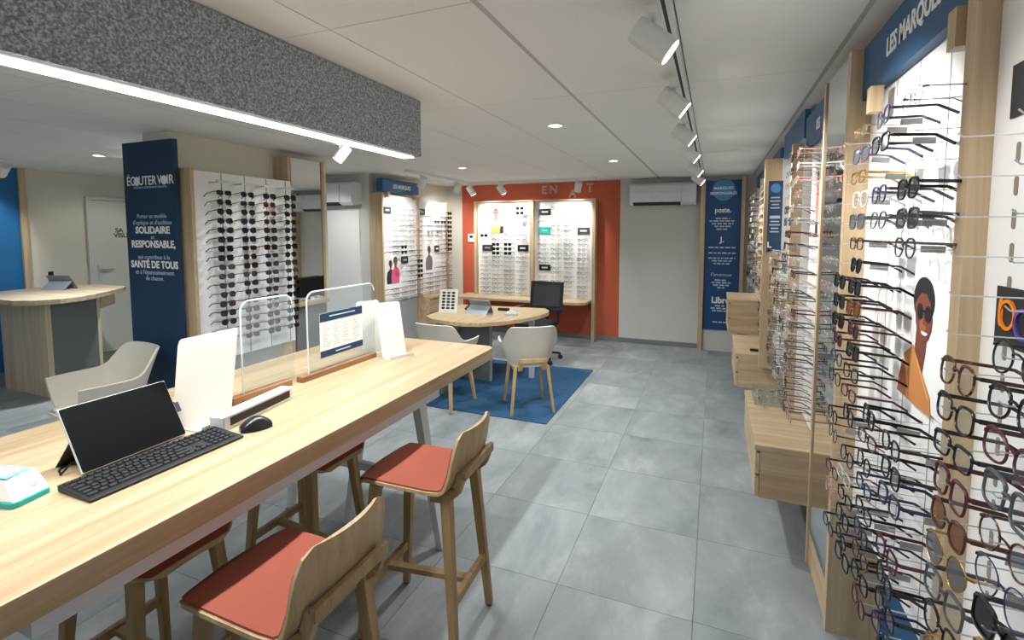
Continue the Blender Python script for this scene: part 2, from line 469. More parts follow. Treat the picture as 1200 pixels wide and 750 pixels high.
for x, tx, n in ((-3.5, -3.15, 'left'), (-2.99, -2.6, 'middle'), (-1.81, -2.1, 'right')):
    spotlight('t', (x, 6.7, 2.27), (tx, 7.2, 1.45), SPOT_BACK, {'left': 'white spotlight above the thermostat, first on the orange wall track', 'middle': 'white spotlight above the poster of the man in pink', 'right': 'white spotlight between the outlined letters on the orange wall'}[n], 'orange wall spotlights', 105, 1, r=.05)
tl = thing('lighting_track', 'white ceiling track beside the left wall displays', 'lighting track', (-3.5, 5.9, H))
obj('rail', MB().box(-3.52, -3.48, 5.0, 6.6, H - .035, H), 'lamp_white', tl)
spotlight('t', (-4.25, 4.15, 2.28), (-4.75, 5.2, 1.1), 30, 'added unseen spotlight behind the left mirror, brightening the niche panel', None, 90, 1)  # added lamp, kept out of sight, to brighten the niche panel
for y, n in ((5.35, 'over the blue LES MARQUES board on the left'), (6.25, 'over the left display with the man in grey')):
    spotlight('t', (-3.5, y, 2.27), (-4.1, y + (.25 if y < 6 else .6), 1.5), SPOT_LEFT, 'white spotlight ' + n, 'left display spotlights', 100, 1, r=.05)
tn = thing('lighting_track', 'white ceiling track in front of the sunglasses wall', 'lighting track', (-2.95, 2.6, H))
obj('rail', MB().box(-2.97, -2.93, 1.6, 3.5, H - .035, H), 'lamp_white', tn)
spotlight('t', (-2.95, 3.3, 2.3), (-3.65, 3.0, 1.3), 6, 'white spotlight hidden behind the felt lamp, over the sunglasses wall', None)
spotlight('t', (-6.82, 2.72, 2.27), (-7.72, 2.72, 1.55), 26, 'white ceiling spotlight in front of the bright blue wall panel', None)
spotlight('t', (-5.72, 3.32, 2.28), (-3.0, 1.6, 1.2), 12, 'small glaring ceiling spotlight beside the top of the navy totem', None)
spotlight('t', (-5.9, 4.3, 2.3), (-7.73, 3.9, .9), 20, 'white ceiling spotlight hidden behind the navy totem, facing the door', None)
# felt pendant over the table
fe = thing('felt_pendant_lamp', 'long speckled grey felt light with a glowing white strip along its bottom', 'ceiling light', (-1.65, 1.2, 2.08))
obj('felt_body', MB().box(-1.70, -1.60, .05, 2.44, 2.083, H - .004), 'felt', fe)
obj('led_profile', MB().box(-1.685, -1.606, .06, 2.37, 2.071, 2.083), 'light_steel', fe)
obj('light_strip', MB().box(-1.672, -1.604, .06, 2.37, 2.066, 2.0715), 'led', fe)
al = bpy.data.lights.new('strip_light', 'AREA'); al.shape = 'RECTANGLE'; al.size = .05; al.size_y = 2.3; al.energy = LED; al.color = (.95, .975, 1)
ao = bpy.data.objects.new('strip_light', al); C.objects.link(ao); ao.parent = fe; ao.location = (.012, .015, -.018)

# ================================================================== EYEWEAR
def outline(kind, w, h, n):
    pts = []
    for k in range(n):
        a = 2 * PI * k / n; c, s = math.cos(a), math.sin(a)
        if kind == 'round': p = (c * w / 2, s * h / 2)
        elif kind == 'aviator':
            p = (c * w / 2 * (1 + .10 * s), s * h / 2 * (1.0 if s > 0 else 1.08 - .16 * c))
        elif kind == 'cateye':
            e = 2 / 2.7; p = (math.copysign(abs(c) ** e, c) * w / 2, math.copysign(abs(s) ** e, s) * h / 2 + (c * .10 * h if s > 0 else 0))
        elif kind == 'panto':
            e = 2 / 2.4; p = (math.copysign(abs(c) ** e, c) * w / 2 * (1 + .08 * s), math.copysign(abs(s) ** e, s) * h / 2)
        else:
            e = 2 / 3.6; p = (math.copysign(abs(c) ** e, c) * w / 2 * (1 + .05 * s), math.copysign(abs(s) ** e, s) * h / 2)
        pts.append(p)
    return pts
STY = {  # outline, lens width, lens height, bridge, rim radius, temple height
    'round': ('round', .046, .044, .022, .0015, .004), 'panto': ('panto', .049, .043, .019, .0019, .006),
    'rectangular': ('rect', .052, .034, .018, .0020, .007), 'square': ('rect', .052, .044, .018, .0022, .008),
    'cat-eye': ('cateye', .053, .041, .017, .0020, .007), 'aviator': ('aviator', .055, .048, .016, .0011, .003),
    'wire': ('round', .047, .039, .021, .0008, .002)}
def glasses_mb(style, n=22, seg=4, rk=1):
    """front faces local -Y, arms run back along +Y"""
    kind, w, h, br, r, th = STY[style]; r *= rk; cx = w / 2 + br / 2; out = {}
    F = MB(); half = cx + w / 2
    for s in (1, -1):
        pl = [(s * (cx + x), .004 * ((x + s * 0) / w) ** 2, z) for x, z in outline(kind, w, h, n)]
        F.tube(pl, [r * (1.35 if p[2] > h * .3 and r > .0016 else 1) for p in pl], seg, True)
        F.bar((s * (half - .002), 0, h * .28), (s * (half + .004), .009, h * .28), .006, max(.004, th * .7))
    bz = h * .14
    F.tube([(-br / 2 - .001, 0, bz), (-br / 4, -.002, bz + .004), (br / 4, -.002, bz + .004), (br / 2 + .001, 0, bz)], r * 1.1, seg)
    out['front'] = F
    for s, nm in ((1, 'tr'), (-1, 'tl')):
        T = MB(); x = s * (half + .003); z = h * .28
        T.bar((x, .006, z), (x * .985, .095, z), th, .0032, th * .8, .003, (1, 0, 0))
        T.bar((x * .985, .095, z), (x * .95, .138, z - .022), th * .9, .003, th * .9, .003, (1, 0, 0))
        out[nm] = T
    for s, nm in ((1, 'lr'), (-1, 'll')):
        out[nm] = MB().add([(s * (cx + x * .97), .001, z * .97) for x, z in outline(kind, w, h, n)], [tuple(range(n))])
    return out
GM = {}
def gmesh(style, near):
    k = (style, near)
    if k in GM: return GM[k]
    if near:
        p = glasses_mb(style, 28, 6)
        GM[k] = {a: mesh({'front': 'frame_front', 'tr': 'temple', 'tl': 'temple', 'lr': 'lens', 'll': 'lens'}[a], b, 'black', a == 'front') for a, b in p.items()}
    else:
        p = glasses_mb(style, 14, 4, 1.15); b = MB()
        for a in ('front', 'tr', 'tl'): b.add(p[a].v, p[a].f)
        b.cur = 1
        for a in ('lr', 'll'): b.add(p[a].v, p[a].f)
        GM[k] = mesh('eyeglasses', b, ['black', 'lens_clear'])
    return GM[k]
FR = {'black': mat('frame_black', '0d0d10', .25), 'tortoiseshell': ramp_mat('frame_tortoise', 90, [(.38, '1e0f09'), (.55, '4e2b17'), (.70, '9a6836')], .25, 3),
      'navy': mat('frame_navy', '1a2848', .3), 'burgundy': mat('frame_burgundy', '4c1822', .3), 'gold': mat('frame_gold', 'c79a5a', .25, 1),
      'silver': mat('frame_silver', 'a9acb0', .25, 1), 'crystal': clear('frame_crystal', 'e8e6e2', .55), 'rose': mat('frame_rose', 'b08a86', .3),
      'brown': mat('frame_brown', '4a2c1c', .3), 'grey': mat('frame_grey', '4a4d52', .35), 'purple': mat('frame_purple', '4c4460', .3), 'red': mat('frame_red', '842a2c', .35)}
NG = [0]
LENSN = {'lens_dark': 'sunglasses with dark lenses', 'lens_brown': 'sunglasses with brown lenses', 'lens_grey': 'glasses with smoky grey lenses', 'lens_clear': 'eyeglasses'}
def put_glasses(style, colr, lens, loc, rz, where, group, near, cat='eyeglasses', tilt=0):
    """one pair as a thing of its own; near pairs keep their parts apart"""
    nm = 'sunglasses' if lens in ('lens_dark', 'lens_brown') else 'eyeglasses'
    lab = f'{colr} {style} {"sunglasses" if nm == "sunglasses" else "eyeglasses"}, {where}'
    g = gmesh(style, near); NG[0] += 1
    if near:
        t = thing(nm, lab, nm, loc, rz, group); t.rotation_euler.x = tilt
        for a in ('front', 'tr', 'tl', 'lr', 'll'):
            o = bpy.data.objects.new({'f': 'frame_front', 't': 'temple', 'l': 'lens'}[a[0]], g[a]); C.objects.link(o); o.parent = t
            o.material_slots[0].link = 'OBJECT'; o.material_slots[0].material = M[lens] if a[0] == 'l' else FR[colr]
        return t
    o = bpy.data.objects.new(nm, g); C.objects.link(o); o.location = loc; o.rotation_euler = (tilt, 0, rz)
    for i, m in ((0, FR[colr]), (1, M[lens])):
        o.material_slots[i].link = 'OBJECT'; o.material_slots[i].material = m
    return tag(o, lab, nm, group)
class Bulk:
    """far eyewear beyond the count worth picking apart, joined into one mesh"""
    def __init__(s): s.b = MB(); s.m = []; s.p = {}
    def put(s, style, colr, lens, loc, rz):
        if style not in s.p: s.p[style] = glasses_mb(style, 10, 3, 1.4)
        X = Matrix.Translation(loc) @ Matrix.Rotation(rz, 4, 'Z')
        for a, q in s.p[style].items():
            m = M[lens] if a[0] == 'l' else FR[colr]
            if m not in s.m: s.m.append(m)
            s.b.cur = s.m.index(m)
            s.b.add([X @ Vector(p) for p in q.v], q.f)
ORD = ['top', 'second', 'third', 'fourth', 'fifth', 'sixth', 'seventh', 'eighth', 'ninth', 'tenth', 'eleventh', 'twelfth', 'thirteenth', 'fourteenth',
       'fifteenth', 'sixteenth', 'seventeenth', 'eighteenth', 'nineteenth', 'twentieth', 'twenty-first', 'twenty-second', 'twenty-third', 'twenty-fourth', 'lowest']

# ================================================================== RIGHT WALL
TAGM = mesh('price_tag', MB().box(-.0008, .0008, .05, .098, -.010, .006), clear('tag_plastic', 'b9bbbb', .6))
def pick_pale(rng):
    st = rng.choice(['wire', 'wire', 'round', 'panto', 'rectangular', 'cat-eye'])
    return st, rng.choice(['crystal', 'crystal', 'crystal', 'silver', 'silver', 'silver', 'rose', 'gold', 'grey', 'black', 'tortoiseshell', 'burgundy']), 'lens_clear'
def pegs(parent, pts, face='-X', length=.15, r=.0016, single=False):
    """thin clear rods standing out from a board, their tips turned up"""
    d = {'-X': (-1, 0, 0), '+X': (1, 0, 0), '-Y': (0, -1, 0)}[face]; b = MB()
    for p in pts:
        q = MB() if single else b; p = Vector(p); e = p + Vector(d) * length
        q.tube([p, e, e + Vector(d) * .006 + Vector((0, 0, .006))], r, 4)
        if single: obj('peg', q, 'rod', parent)
    if not single: obj('pegs', b, 'rod', parent, kind='stuff')
EYES, CLRS = list(STY), list(FR)
def pick(rng, dark=.1):
    st = rng.choice(['round', 'panto', 'panto', 'rectangular', 'rectangular', 'square', 'cat-eye', 'wire', 'wire'])
    co = rng.choice(['black', 'black', 'black', 'tortoiseshell', 'navy', 'burgundy', 'gold', 'silver', 'silver', 'crystal', 'crystal', 'silver', 'rose', 'brown', 'grey', 'purple', 'crystal'])
    if st == 'wire': co = rng.choice(['gold', 'silver', 'silver', 'black', 'rose'])
    return st, co, 'lens_clear'
# --- M0: display nearest the camera
m0 = thing('eyewear_display', 'white slotted eyewear board at the right edge, nearest the camera', 'display', (.6, .6, 0), 0, None)
obj('board', MB().box(.512, XR - .006, -.25, 1.255, .35, 2.34), 'board', m0)
obj('post', MB().box(.474, .56, 1.255, 1.30, .0, 2.37), 'wood' + 'Z', m0)
rows0 = [1.795 - .0615 * k for k in range(15)]
for y in (1.165, 1.0, .84):
    b = MB()
    for z in rows0: b.prism(rrect(y - .006, y + .006, z - .018, z + .018, .0059, 3), .5105, .514, 'YZ')
    obj('peg_slots', b, mat('slot', '8a7f76', .8), m0, kind='stuff')
for y in (.955, .795): pegs(m0, [(.512, y, z) for z in rows0], length=.16, r=.0014, single=True)
A = {6: ('panto', 'tortoiseshell', 'lens_clear'), 7: ('cat-eye', 'black', 'lens_clear'), 8: ('rectangular', 'black', 'lens_clear'), 9: ('square', 'burgundy', 'lens_clear'),
     10: ('cat-eye', 'brown', 'lens_brown'), 11: ('aviator', 'gold', 'lens_grey'), 12: ('square', 'grey', 'lens_clear'), 13: ('panto', 'black', 'lens_clear'), 14: ('round', 'gold', 'lens_grey')}
B = {5: ('round', 'black', 'lens_clear'), 6: ('panto', 'black', 'lens_clear'), 7: ('cat-eye', 'burgundy', 'lens_clear'), 8: ('square', 'grey', 'lens_clear'), 9: ('round', 'tortoiseshell', 'lens_clear'),
     10: ('aviator', 'navy', 'lens_clear'), 11: ('square', 'black', 'lens_dark'), 12: ('wire', 'gold', 'lens_grey'), 13: ('rectangular', 'tortoiseshell', 'lens_clear'), 14: ('panto', 'navy', 'lens_clear')}
rg = random.Random(3)
for Y, D, nm in ((.955, A, 'far'), (.795, B, 'near')):
    for k, (st, co, le) in D.items():
        t = put_glasses(st, co, le, (.362, Y, rows0[k] - .004), -PI / 2 + rg.uniform(-.05, .05), f'{ORD[k - 5]} row of the {nm} column on the slotted board nearest the camera', 'eyewear on the nearest slotted board', True, tilt=-.10)
        if rg.random() < .5:
            o = obj('price_tag', TAGM, None, t); o.location = ((STY[st][1] + STY[st][3] / 2), 0, 0)
p = tag(obj('brand_plate', MB().box(.509, .512, 1.02, 1.197, 1.86, 1.957), 'plate'), 'plain charcoal brand plate high on the slotted board at right edge', 'plate')
po = thing('poster', 'black poster of a bright orange and purple frame on the slotted board', 'poster', (.511, 1.1, 1.437))
obj('print', MB().box(.509, .512, 1.0, 1.199, 1.437, 1.546), mat('poster_black', '1d1d22', .5), po)
for nm, cy, cz, cm in (('print_frame', 1.155, 1.495, 'print_orange'), ('print_frame', 1.105, 1.485, 'print_purple')):
    mat('print_orange', 'f08a1c', .5); mat('print_purple', '5a4aa0', .5)
    ring = [(cy + .024 * math.cos(a), cz + .026 * math.sin(a)) for a in [2 * PI * i / 20 for i in range(20)]]
    obj(nm, MB().tube([(.5085, u, v) for u, v in ring], .0045, 4, True), cm, po)
flat('print_lens', ell(1.18, 1.498, .008, .028), '-X', .509, .0004, 'print_orange', po)
flat('red_card', rect(.99, 1.06, .84, .90), '-X', .512, .0004, mat('print_red', 'd2452a', .6), m0)
flat('white_card', rect(.86, .99, 1.155, 1.185), '-X', .44, .0, 'paper', m0) if False else None

# --- M1: display under the large sign, beside the mirror
BX = .538
m1 = thing('eyewear_display', 'bright white eyewear board under the large LES MARQUES sign', 'display', (.6, 1.76, .55), 0, None)
obj('board', MB().box(BX, XR - .006, 1.30, 2.218, .555, 2.30), 'board', m1)
cols1 = [1.345, 1.545, 1.745, 1.935]; names1 = ['nearest', 'second', 'third', 'farthest']
rows1 = [1.945 - .0665 * k for k in range(21)]
in_poster = lambda y, z: (y < 1.6 and 1.17 < z < 1.60)
dr = MB()
for y in cols1: dr.box(BX - .0012, BX + .001, y - .0015, y + .0015, .56, 2.14)
obj('rail_grooves', dr, 'groove', m1, kind='stuff')
pegs(m1, [(BX, y, z - .004) for y in cols1 for z in rows1 if not in_poster(y, z)], length=.135, r=.0013)
rg = random.Random(11)
for ci, y in enumerate(cols1):
    for k, z in enumerate(rows1):
        if in_poster(y, z) or (ci == 0 and k in (1, 2, 6)) or (ci == 1 and k in (2, 5)) or (ci == 3 and z > 1.5) or rg.random() < .06: continue
        st, co, le = pick(rg)
        if 1.24 < z < 1.6 and ci in (2, 3): st, co, le = rg.choice([('square', 'black', 'lens_dark'), ('square', 'black', 'lens_dark'), ('panto', 'black', 'lens_dark'), ('square', 'brown', 'lens_brown'), ('cat-eye', 'burgundy', 'lens_dark')])
        if k < 5 and rg.random() < .5: st, co, le = 'square', rg.choice(['grey', 'purple', 'black']), rg.choice(['lens_grey', 'lens_clear'])
        if z < 1.2 and (ci < 2 or rg.random() < .6):
            st = rg.choice(['square', 'panto', 'rectangular']); co = rg.choice(['black', 'black', 'navy', 'burgundy', 'black', 'tortoiseshell'])
        t = put_glasses(st, co, le, (.40 + rg.uniform(-.004, .004), y + rg.uniform(-.006, .006), z), -PI / 2 + rg.uniform(-.08, .08),
                        f'{ORD[k]} row of the {names1[ci]} column under the large blue sign', 'eyewear under the large blue sign', True, tilt=-.06 + rg.uniform(-.04, .03))
        if rg.random() < .45:
            o = obj('price_tag', TAGM, None, t); o.location = ((STY[st][1] + STY[st][3] / 2) * rg.choice((1, -1)), 0, 0)
sg = thing('shop_sign', 'large blue LES MARQUES sign board high on the right', 'sign', (.53, 1.7, 2.15))
obj('sign_board', MB().box(.507, .536, 1.302, 2.216, 2.142, 2.335), 'sign_blue', sg)
text('LES MARQUES', .082, (.5062, 1.74, 2.243), '-X', sg, 'text_white', .0022, .82)
for y, l in ((1.95, .085), (1.335, .085)): obj('wooden_bracket', MB().box(.468, .506, y, y + .042, 2.045, 2.045 + l), 'wood' + 'Z', sg, bevel=.0015)
# poster of the woman in the orange top
po = thing('poster', 'tall white poster of a smiling woman in sunglasses and an orange top', 'poster', (.53, 1.55, 1.175))
obj('sheet', MB().box(BX - .006, BX - .002, 1.335, 1.765, 1.175, 1.68), mat('poster_white', 'e9ebe9', .5), po)
sc = (BX - .006) / .52
fx = lambda L: [(y * sc, 1.65 + (z - 1.65) * sc) for y, z in L]
PX = BX - .006
mat('skin_brown', '6e3c2c', .6); mat('skin_light', '96583e', .6); mat('hair_black', '17171d', .6); mat('top_orange', 'bd7d46', .7); mat('lens_print', '1c1a22', .4)
flat('print_neck', fx([(1.610, 1.400), (1.540, 1.375), (1.545, 1.33), (1.56, 1.27), (1.63, 1.30), (1.615, 1.33)]), '-X', PX, .0003, 'skin_brown', po)
flat('print_arm', fx([(1.700, 1.280), (1.650, 1.26), (1.645, 1.18), (1.732, 1.179), (1.722, 1.225)]), '-X', PX, .0003, 'skin_light', po)
flat('print_top', fx([(1.690, 1.298), (1.625, 1.338), (1.605, 1.318), (1.55, 1.268), (1.50, 1.225), (1.49, 1.178), (1.60, 1.178), (1.655, 1.178), (1.665, 1.225)]), '-X', PX, .0006, 'top_orange', po)
flat('print_hair', fx(ell(1.572, 1.468, .068, .062, 24)), '-X', PX, .0006, 'hair_black', po)
flat('print_face', fx([(1.625, 1.448), (1.612, 1.468), (1.585, 1.486), (1.552, 1.486), (1.525, 1.465), (1.512, 1.425), (1.516, 1.395), (1.535, 1.366), (1.56, 1.358), (1.592, 1.370), (1.614, 1.400)]), '-X', PX, .0012, 'skin_brown', po)
flat('print_cheek', fx(ell(1.565, 1.40, .022, .020)), '-X', PX, .0017, 'skin_light', po)
for cy in (1.588, 1.535): flat('print_sunglasses', fx(ell(cy, 1.436, .021, .022)), '-X', PX, .0020, 'lens_print', po)
flat('print_bridge', fx(rect(1.55, 1.575, 1.437, 1.443)), '-X', PX, .0020, 'lens_print', po)
flat('print_smile', fx(ell(1.553, 1.386, .020, .009, 14, 180, 360)), '-X', PX, .0022, mat('print_teeth', 'efe6df', .5), po)
flat('print_nose', fx([(1.568, 1.405), (1.548, 1.405), (1.556, 1.428)]), '-X', PX, .0022, mat('print_nose', '6e3928', .6), po)
for i, (a, b) in enumerate((((1.675, 1.30), (1.648, 1.20)), ((1.60, 1.305), (1.515, 1.22)))):
    flat('print_fold', fx([(a[0], a[1]), (a[0] - .008, a[1]), (b[0] - .008, b[1]), (b[0], b[1])]), '-X', PX, .0012, mat('fold_light', 'd39a62', .7), po)
# --- mirror cabinet between M1 and M2
mc = thing('mirror_cabinet', 'tall narrow mirror in a pale timber cabinet between two eyewear boards', 'mirror', (.56, 2.45, 0))
obj('side_panel', MB().box(.466, XR - .006, 2.22, 2.26, 0, 2.335), 'wood' + 'Z', mc)
obj('side_panel', MB().box(.464, XR - .006, 2.655, 2.69, 0, 2.335), 'wood' + 'Z', mc)
obj('base_panel', MB().box(.472, XR - .006, 2.262, 2.653, .005, .18), 'wood' + 'Y', mc)
obj('mirror_glass', MB().box(.470, .476, 2.262, 2.653, .182, 2.33), 'mirror', mc)
obj('back_board', MB().box(.478, XR - .006, 2.262, 2.653, .182, 2.33), 'wood' + 'Z', mc)
# --- M2 and M3
def panel_right(label, y0, y1, z0, z1, post=None, bx=None):
    bx = bx or BX
    t = thing('eyewear_display', label, 'display', (.6, (y0 + y1) / 2, z0))
    obj('board', MB().box(bx, XR - .006, y0, y1, z0, z1), 'board', t)
    if post:
        x, w, pz = post; obj('post', MB().box(x, .472, y1, y1 + w, z0, pz), 'wood' + 'Z', t)
        obj('cheek', MB().box(.4725, XR - .006, y1 + .0005, y1 + w, z0, pz), 'board', t)
    return t
m2 = panel_right('white eyewear board behind the mirror, above the near drawer unit', 2.692, 3.262, .56, 2.30, (.413, .036, 2.16), .515)
m3 = panel_right('white eyewear board between the near drawer unit and the hanging navy banner', 3.30, 4.235, .56, 2.36, (.352, .04, 2.21))
def fill_right(t, cols, rows, nm, colnames, group, seed, near=False, skip=lambda y, z: False, X=.40, bx=None):
    bx = bx or BX
    rg = random.Random(seed)
    pegs(t, [(bx, y, z - .004) for y in cols for z in rows if not skip(y, z)], length=.135, r=.0015)
    for ci, y in enumerate(cols):
        for k, z in enumerate(rows):
            if skip(y, z) or rg.random() < .05: continue
            st, co, le = pick_pale(rg)
            put_glasses(st, co, le, (X + rg.uniform(-.004, .004), y + rg.uniform(-.006, .006), z), -PI / 2 + rg.uniform(-.08, .08), f'{ORD[k]} row of the {colnames[ci]} column {nm}', group, near, tilt=-.05)
rows2 = [2.04 - .0675 * k for k in range(21)]
fill_right(m2, [2.79, 2.97, 3.15], rows2, 'behind the tall mirror', ['near', 'middle', 'far'], 'eyewear behind the tall mirror', 21, X=.378, bx=.515)
fill_right(m3, [3.42, 3.60, 3.78, 3.96, 4.12], rows2, 'before the hanging banner', ['nearest', 'second', 'third', 'fourth', 'farthest'], 'eyewear before the hanging banner', 22, skip=lambda y, z: z > 1.5)
for (y, z, l) in ((3.03, 1.86, 'pale poster of a person standing, behind the tall mirror'),):
    po = thing('poster', l, 'poster', (.515, y, 1.6))
    obj('sheet', MB().box(.511, .5145, y - .09, y + .09, 1.60, 2.0), 'poster_white', po)
    flat('print_figure', ell(y, 1.80, .035, .12), '-X', .511, .0004, mat('print_coral', 'd98f7c', .7), po)
    flat('print_head', ell(y, 1.945, .022, .030), '-X', .511, .0004, 'skin_brown', po)
    flat('print_legs', rect(y - .03, y + .03, 1.62, 1.70), '-X', .511, .0004, 'plate', po)
def sign_right(label, y0, y1, z0, z1, x, txt=None):
    s = thing('shop_sign', label, 'sign', (x + .02, (y0 + y1) / 2, z0))
    obj('sign_board', MB().box(x, x + .03, y0, y1, z0, z1), 'sign_blue', s)
    if txt: text(txt, .075, (x - .0008, (y0 + y1) / 2 - .08, (z0 + z1) / 2 - .02), '-X', s, 'text_white', .0015, .82)
    return s
s2 = sign_right('small blue sign board just beyond the tall mirror', 2.70, 3.26, 2.135, 2.30, .478, 'UES')
obj('wooden_bracket', MB().box(.468, .482, 3.20, 3.235, 2.06, 2.14), 'wood' + 'Z', s2)
sign_right('plain blue sign board above the boards before the hanging banner', 3.33, 4.23, 2.20, 2.37, .478)
bn = thing('hanging_banner', 'small navy banner with pale lettering sticking out among the right wall eyewear', 'banner', (.43, 4.15, 1.49))
obj('banner_panel', MB().box(.372, .470, 4.14, 4.155, 1.49, 2.03), 'totem_blue', bn)
for k in range(9):
    z = 1.90 - .026 * k - (.05 if k > 3 else 0); w = (.06, .07, .05, .066, .07, .06, .072, .05, .06)[k]
    flat('printed_line', rect(.421 - w / 2, .421 + w / 2, z, z + (.022 if k == 4 else .009)), '-Y', 4.14, .0002, 'text_light', bn)
flat('banner_disc', ell(.421, 1.975, .035, .035, 18), '-Y', 4.14, .0002, mat('emblem_blue', '4f83b8', .6), bn)
text('L', .06, (.388, 4.1385, 1.545), '-Y', bn, 'text_white', .002)
# --- drawer units under the boards
def drawer_unit(label, x0, y0, y1, z0, z1, n=2):
    t = thing('drawer_unit', label, 'drawers', ((x0 + XR) / 2, (y0 + y1) / 2, z0))
    obj('carcass', MB().box(x0 + .022, XR - .006, y0, y1, z0, z1 - .03), 'wood' + 'X', t)
    obj('top', MB().box(x0 - .004, XR - .006, y0 - .003, y1, z1 - .029, z1), 'wood' + 'X', t)
    h = (z1 - .034 - z0) / n
    for i in range(n):
        d = obj('drawer', MB().box(x0, x0 + .02, y0 + .002, y1 - .002, z0 + i * h + .004, z0 + (i + 1) * h - .010), 'wood' + 'Y', t)
        obj('finger_groove', MB().box(x0 + .004, x0 + .0195, y0 + .002, y1 - .002, z0 + (i + 1) * h - .0095, z0 + (i + 1) * h + .003), mat('groove_dark', '6b5a44', .8), d)
    return t
drawer_unit('wall hung timber drawer unit nearest the camera, beyond the tall mirror', .225, 2.70, 3.63, .275, .553)
drawer_unit('wall hung timber drawer unit with a black pen on top', .186, 4.30, 5.08, .37, .65)
drawer_unit('wall hung timber drawer unit farthest from the camera, beside the blue pillar board', .14, 5.11, 5.75, .66, .985)
pen = MB().rbox(.30, .415, 4.41, 4.445, .651, .668, .012)
tag(obj('glasses_case', pen, 'black', bevel=.003), 'slim black case lying on the middle drawer unit', 'case')
# clear tray of frames on the near drawer unit
ty = thing('frame_tray', 'clear plastic tray of eyewear at the far end of the near drawers', 'tray', (.39, 3.55, .553))
obj('tray_base', MB().box(.262, .52, 3.33, 3.62, .5535, .5575), 'acrylic', ty)
for a, b in (((.262, .266), (3.33, 3.62)), ((.516, .52), (3.33, 3.62)), ((.266, .516), (3.33, 3.334)), ((.266, .516), (3.616, 3.62))):
    obj('tray_wall', MB().box(a[0], a[1], b[0], b[1], .5578, .60), 'acrylic', ty)
rg = random.Random(5)
for i in range(3):
    for j in range(2):
        st, co, le = pick(rg)
        put_glasses('wire' if (i + j) % 2 else 'round', ('silver', 'gold', 'crystal')[i], le, (.345 + j * .12, 3.37 + i * .075, .582), PI + rg.uniform(-.1, .1),
                    f'in the {("near", "middle", "far")[i]} row of the clear tray, {("aisle", "wall")[j]} side', 'eyewear in the clear tray', False)
# --- M4: the last boards before the back wall; too many frames to keep apart
BULK = Bulk()
m4 = panel_right('white eyewear board beyond the hanging banner, above the middle drawers', 4.277, 5.66, .66, 2.34, (.43, .04, 2.2))
m5 = panel_right('last white eyewear board on the right, next to the back wall', 5.705, 7.02, .66, 2.34, (.50, .03, 2.2))
sign_right('plain blue sign board above the last eyewear boards on the right', 4.5, 6.9, 2.20, 2.33, .485)
rg = random.Random(31)
for t, ys in ((m4, [4.42 + .175 * k for k in range(7)]), (m5, [5.84 + .175 * k for k in range(7)])):
    zs = [2.06 - .068 * k for k in range(21)]
    pegs(t, [(BX, y, z - .004) for y in ys for z in zs], length=.13, r=.0018)
    for y in ys:
        for z in zs:
            st, co, le = (pick if rg.random() < .35 else pick_pale)(rg); BULK.put(st, co, le, (.405, y, z), -PI / 2 + rg.uniform(-.08, .08))

# ================================================================== COUNTER TABLE
ZT = .92
tbl = thing('counter_table', 'long high timber table with steel legs, carrying the keyboard', 'table', (-1.81, 1.45, 0))
obj('tabletop', MB().prism(rrect(-2.345, -1.278, .12, 2.765, .07, 7), ZT - .07, ZT), 'table_top', tbl, bevel=.004)
for x0, x1 in ((-1.385, -1.325), (-2.29, -2.23)): obj('steel_beam', MB().box(x0, x1, .52, 2.16, ZT - .135, ZT - .072), 'steel', tbl)
for y in (.40, 2.10):
    for a, b in (((-1.43, .845), (-1.29, 0)), ((-2.19, .845), (-2.33, 0))):
        obj('leg', MB().bar((a[0], y, a[1]), (b[0], y, b[1]), .05, .06, .034, .04, (0, 1, 0)), 'light_steel', tbl)
    obj('leg_brace', MB().box(-2.26, -1.36, y - .014, y + .014, .33, .375), 'steel', tbl)
    obj('leg_cap', MB().box(-2.30, -1.35, y - .04, y + .04, .846, .8495), 'steel', tbl)
obj('center_leg', MB().bar((-1.74, 2.1, .845), (-1.90, 2.1, 0), .05, .05, .034, .04, (0, 1, 0)), 'light_steel', tbl)
# tablet computer on its kickstand: screen leans back
def lean(x, y, z, rz, tilt): return Matrix.Translation((x, y, z)) @ Matrix.Rotation(rz, 4, 'Z') @ Matrix.Rotation(tilt, 4, 'X')
tab = thing('tablet_computer', 'dark tablet computer leaning on its kickstand behind the keyboard', 'tablet', (-1.743, .972, ZT), PI / 2 + .02)
X = lean(0, 0, .004, 0, R(-30))
obj('tablet_body', MB().rbox(-.155, .155, -.0085, 0, 0, .21, .0).xf(X), 'steel', tab, False, bevel=.0015)
obj('screen', MB().prism(rrect(-.1535, .1535, .0015, .2085, .006), -.0086, -.0094, 'XZ').xf(X), 'screen', tab, False)
obj('kickstand', MB().add([X @ Vector(p) for p in ((-.15, .001, .105), (.15, .001, .105))] + [(.15, .135, .001), (-.15, .135, .001)] + [X @ Vector(p) for p in ((-.15, .004, .108), (.15, .004, .108))] + [(.15, .139, .001), (-.15, .139, .001)],
    [(0, 1, 2, 3), (7, 6, 5, 4), (0, 4, 5, 1), (1, 5, 6, 2), (2, 6, 7, 3), (3, 7, 4, 0)]), 'dark', tab, False)
obj('connector', MB().box(.150, .172, -.008, -.001, .085, .125).xf(X), 'dark', tab, False, bevel=.002)
obj('cable', MB().tube([(-.155, .05, .03), (-.175, .06, .004), (-.16, .10, .003), (-.12, .13, .003)], .003, 6), 'black', tab, False)
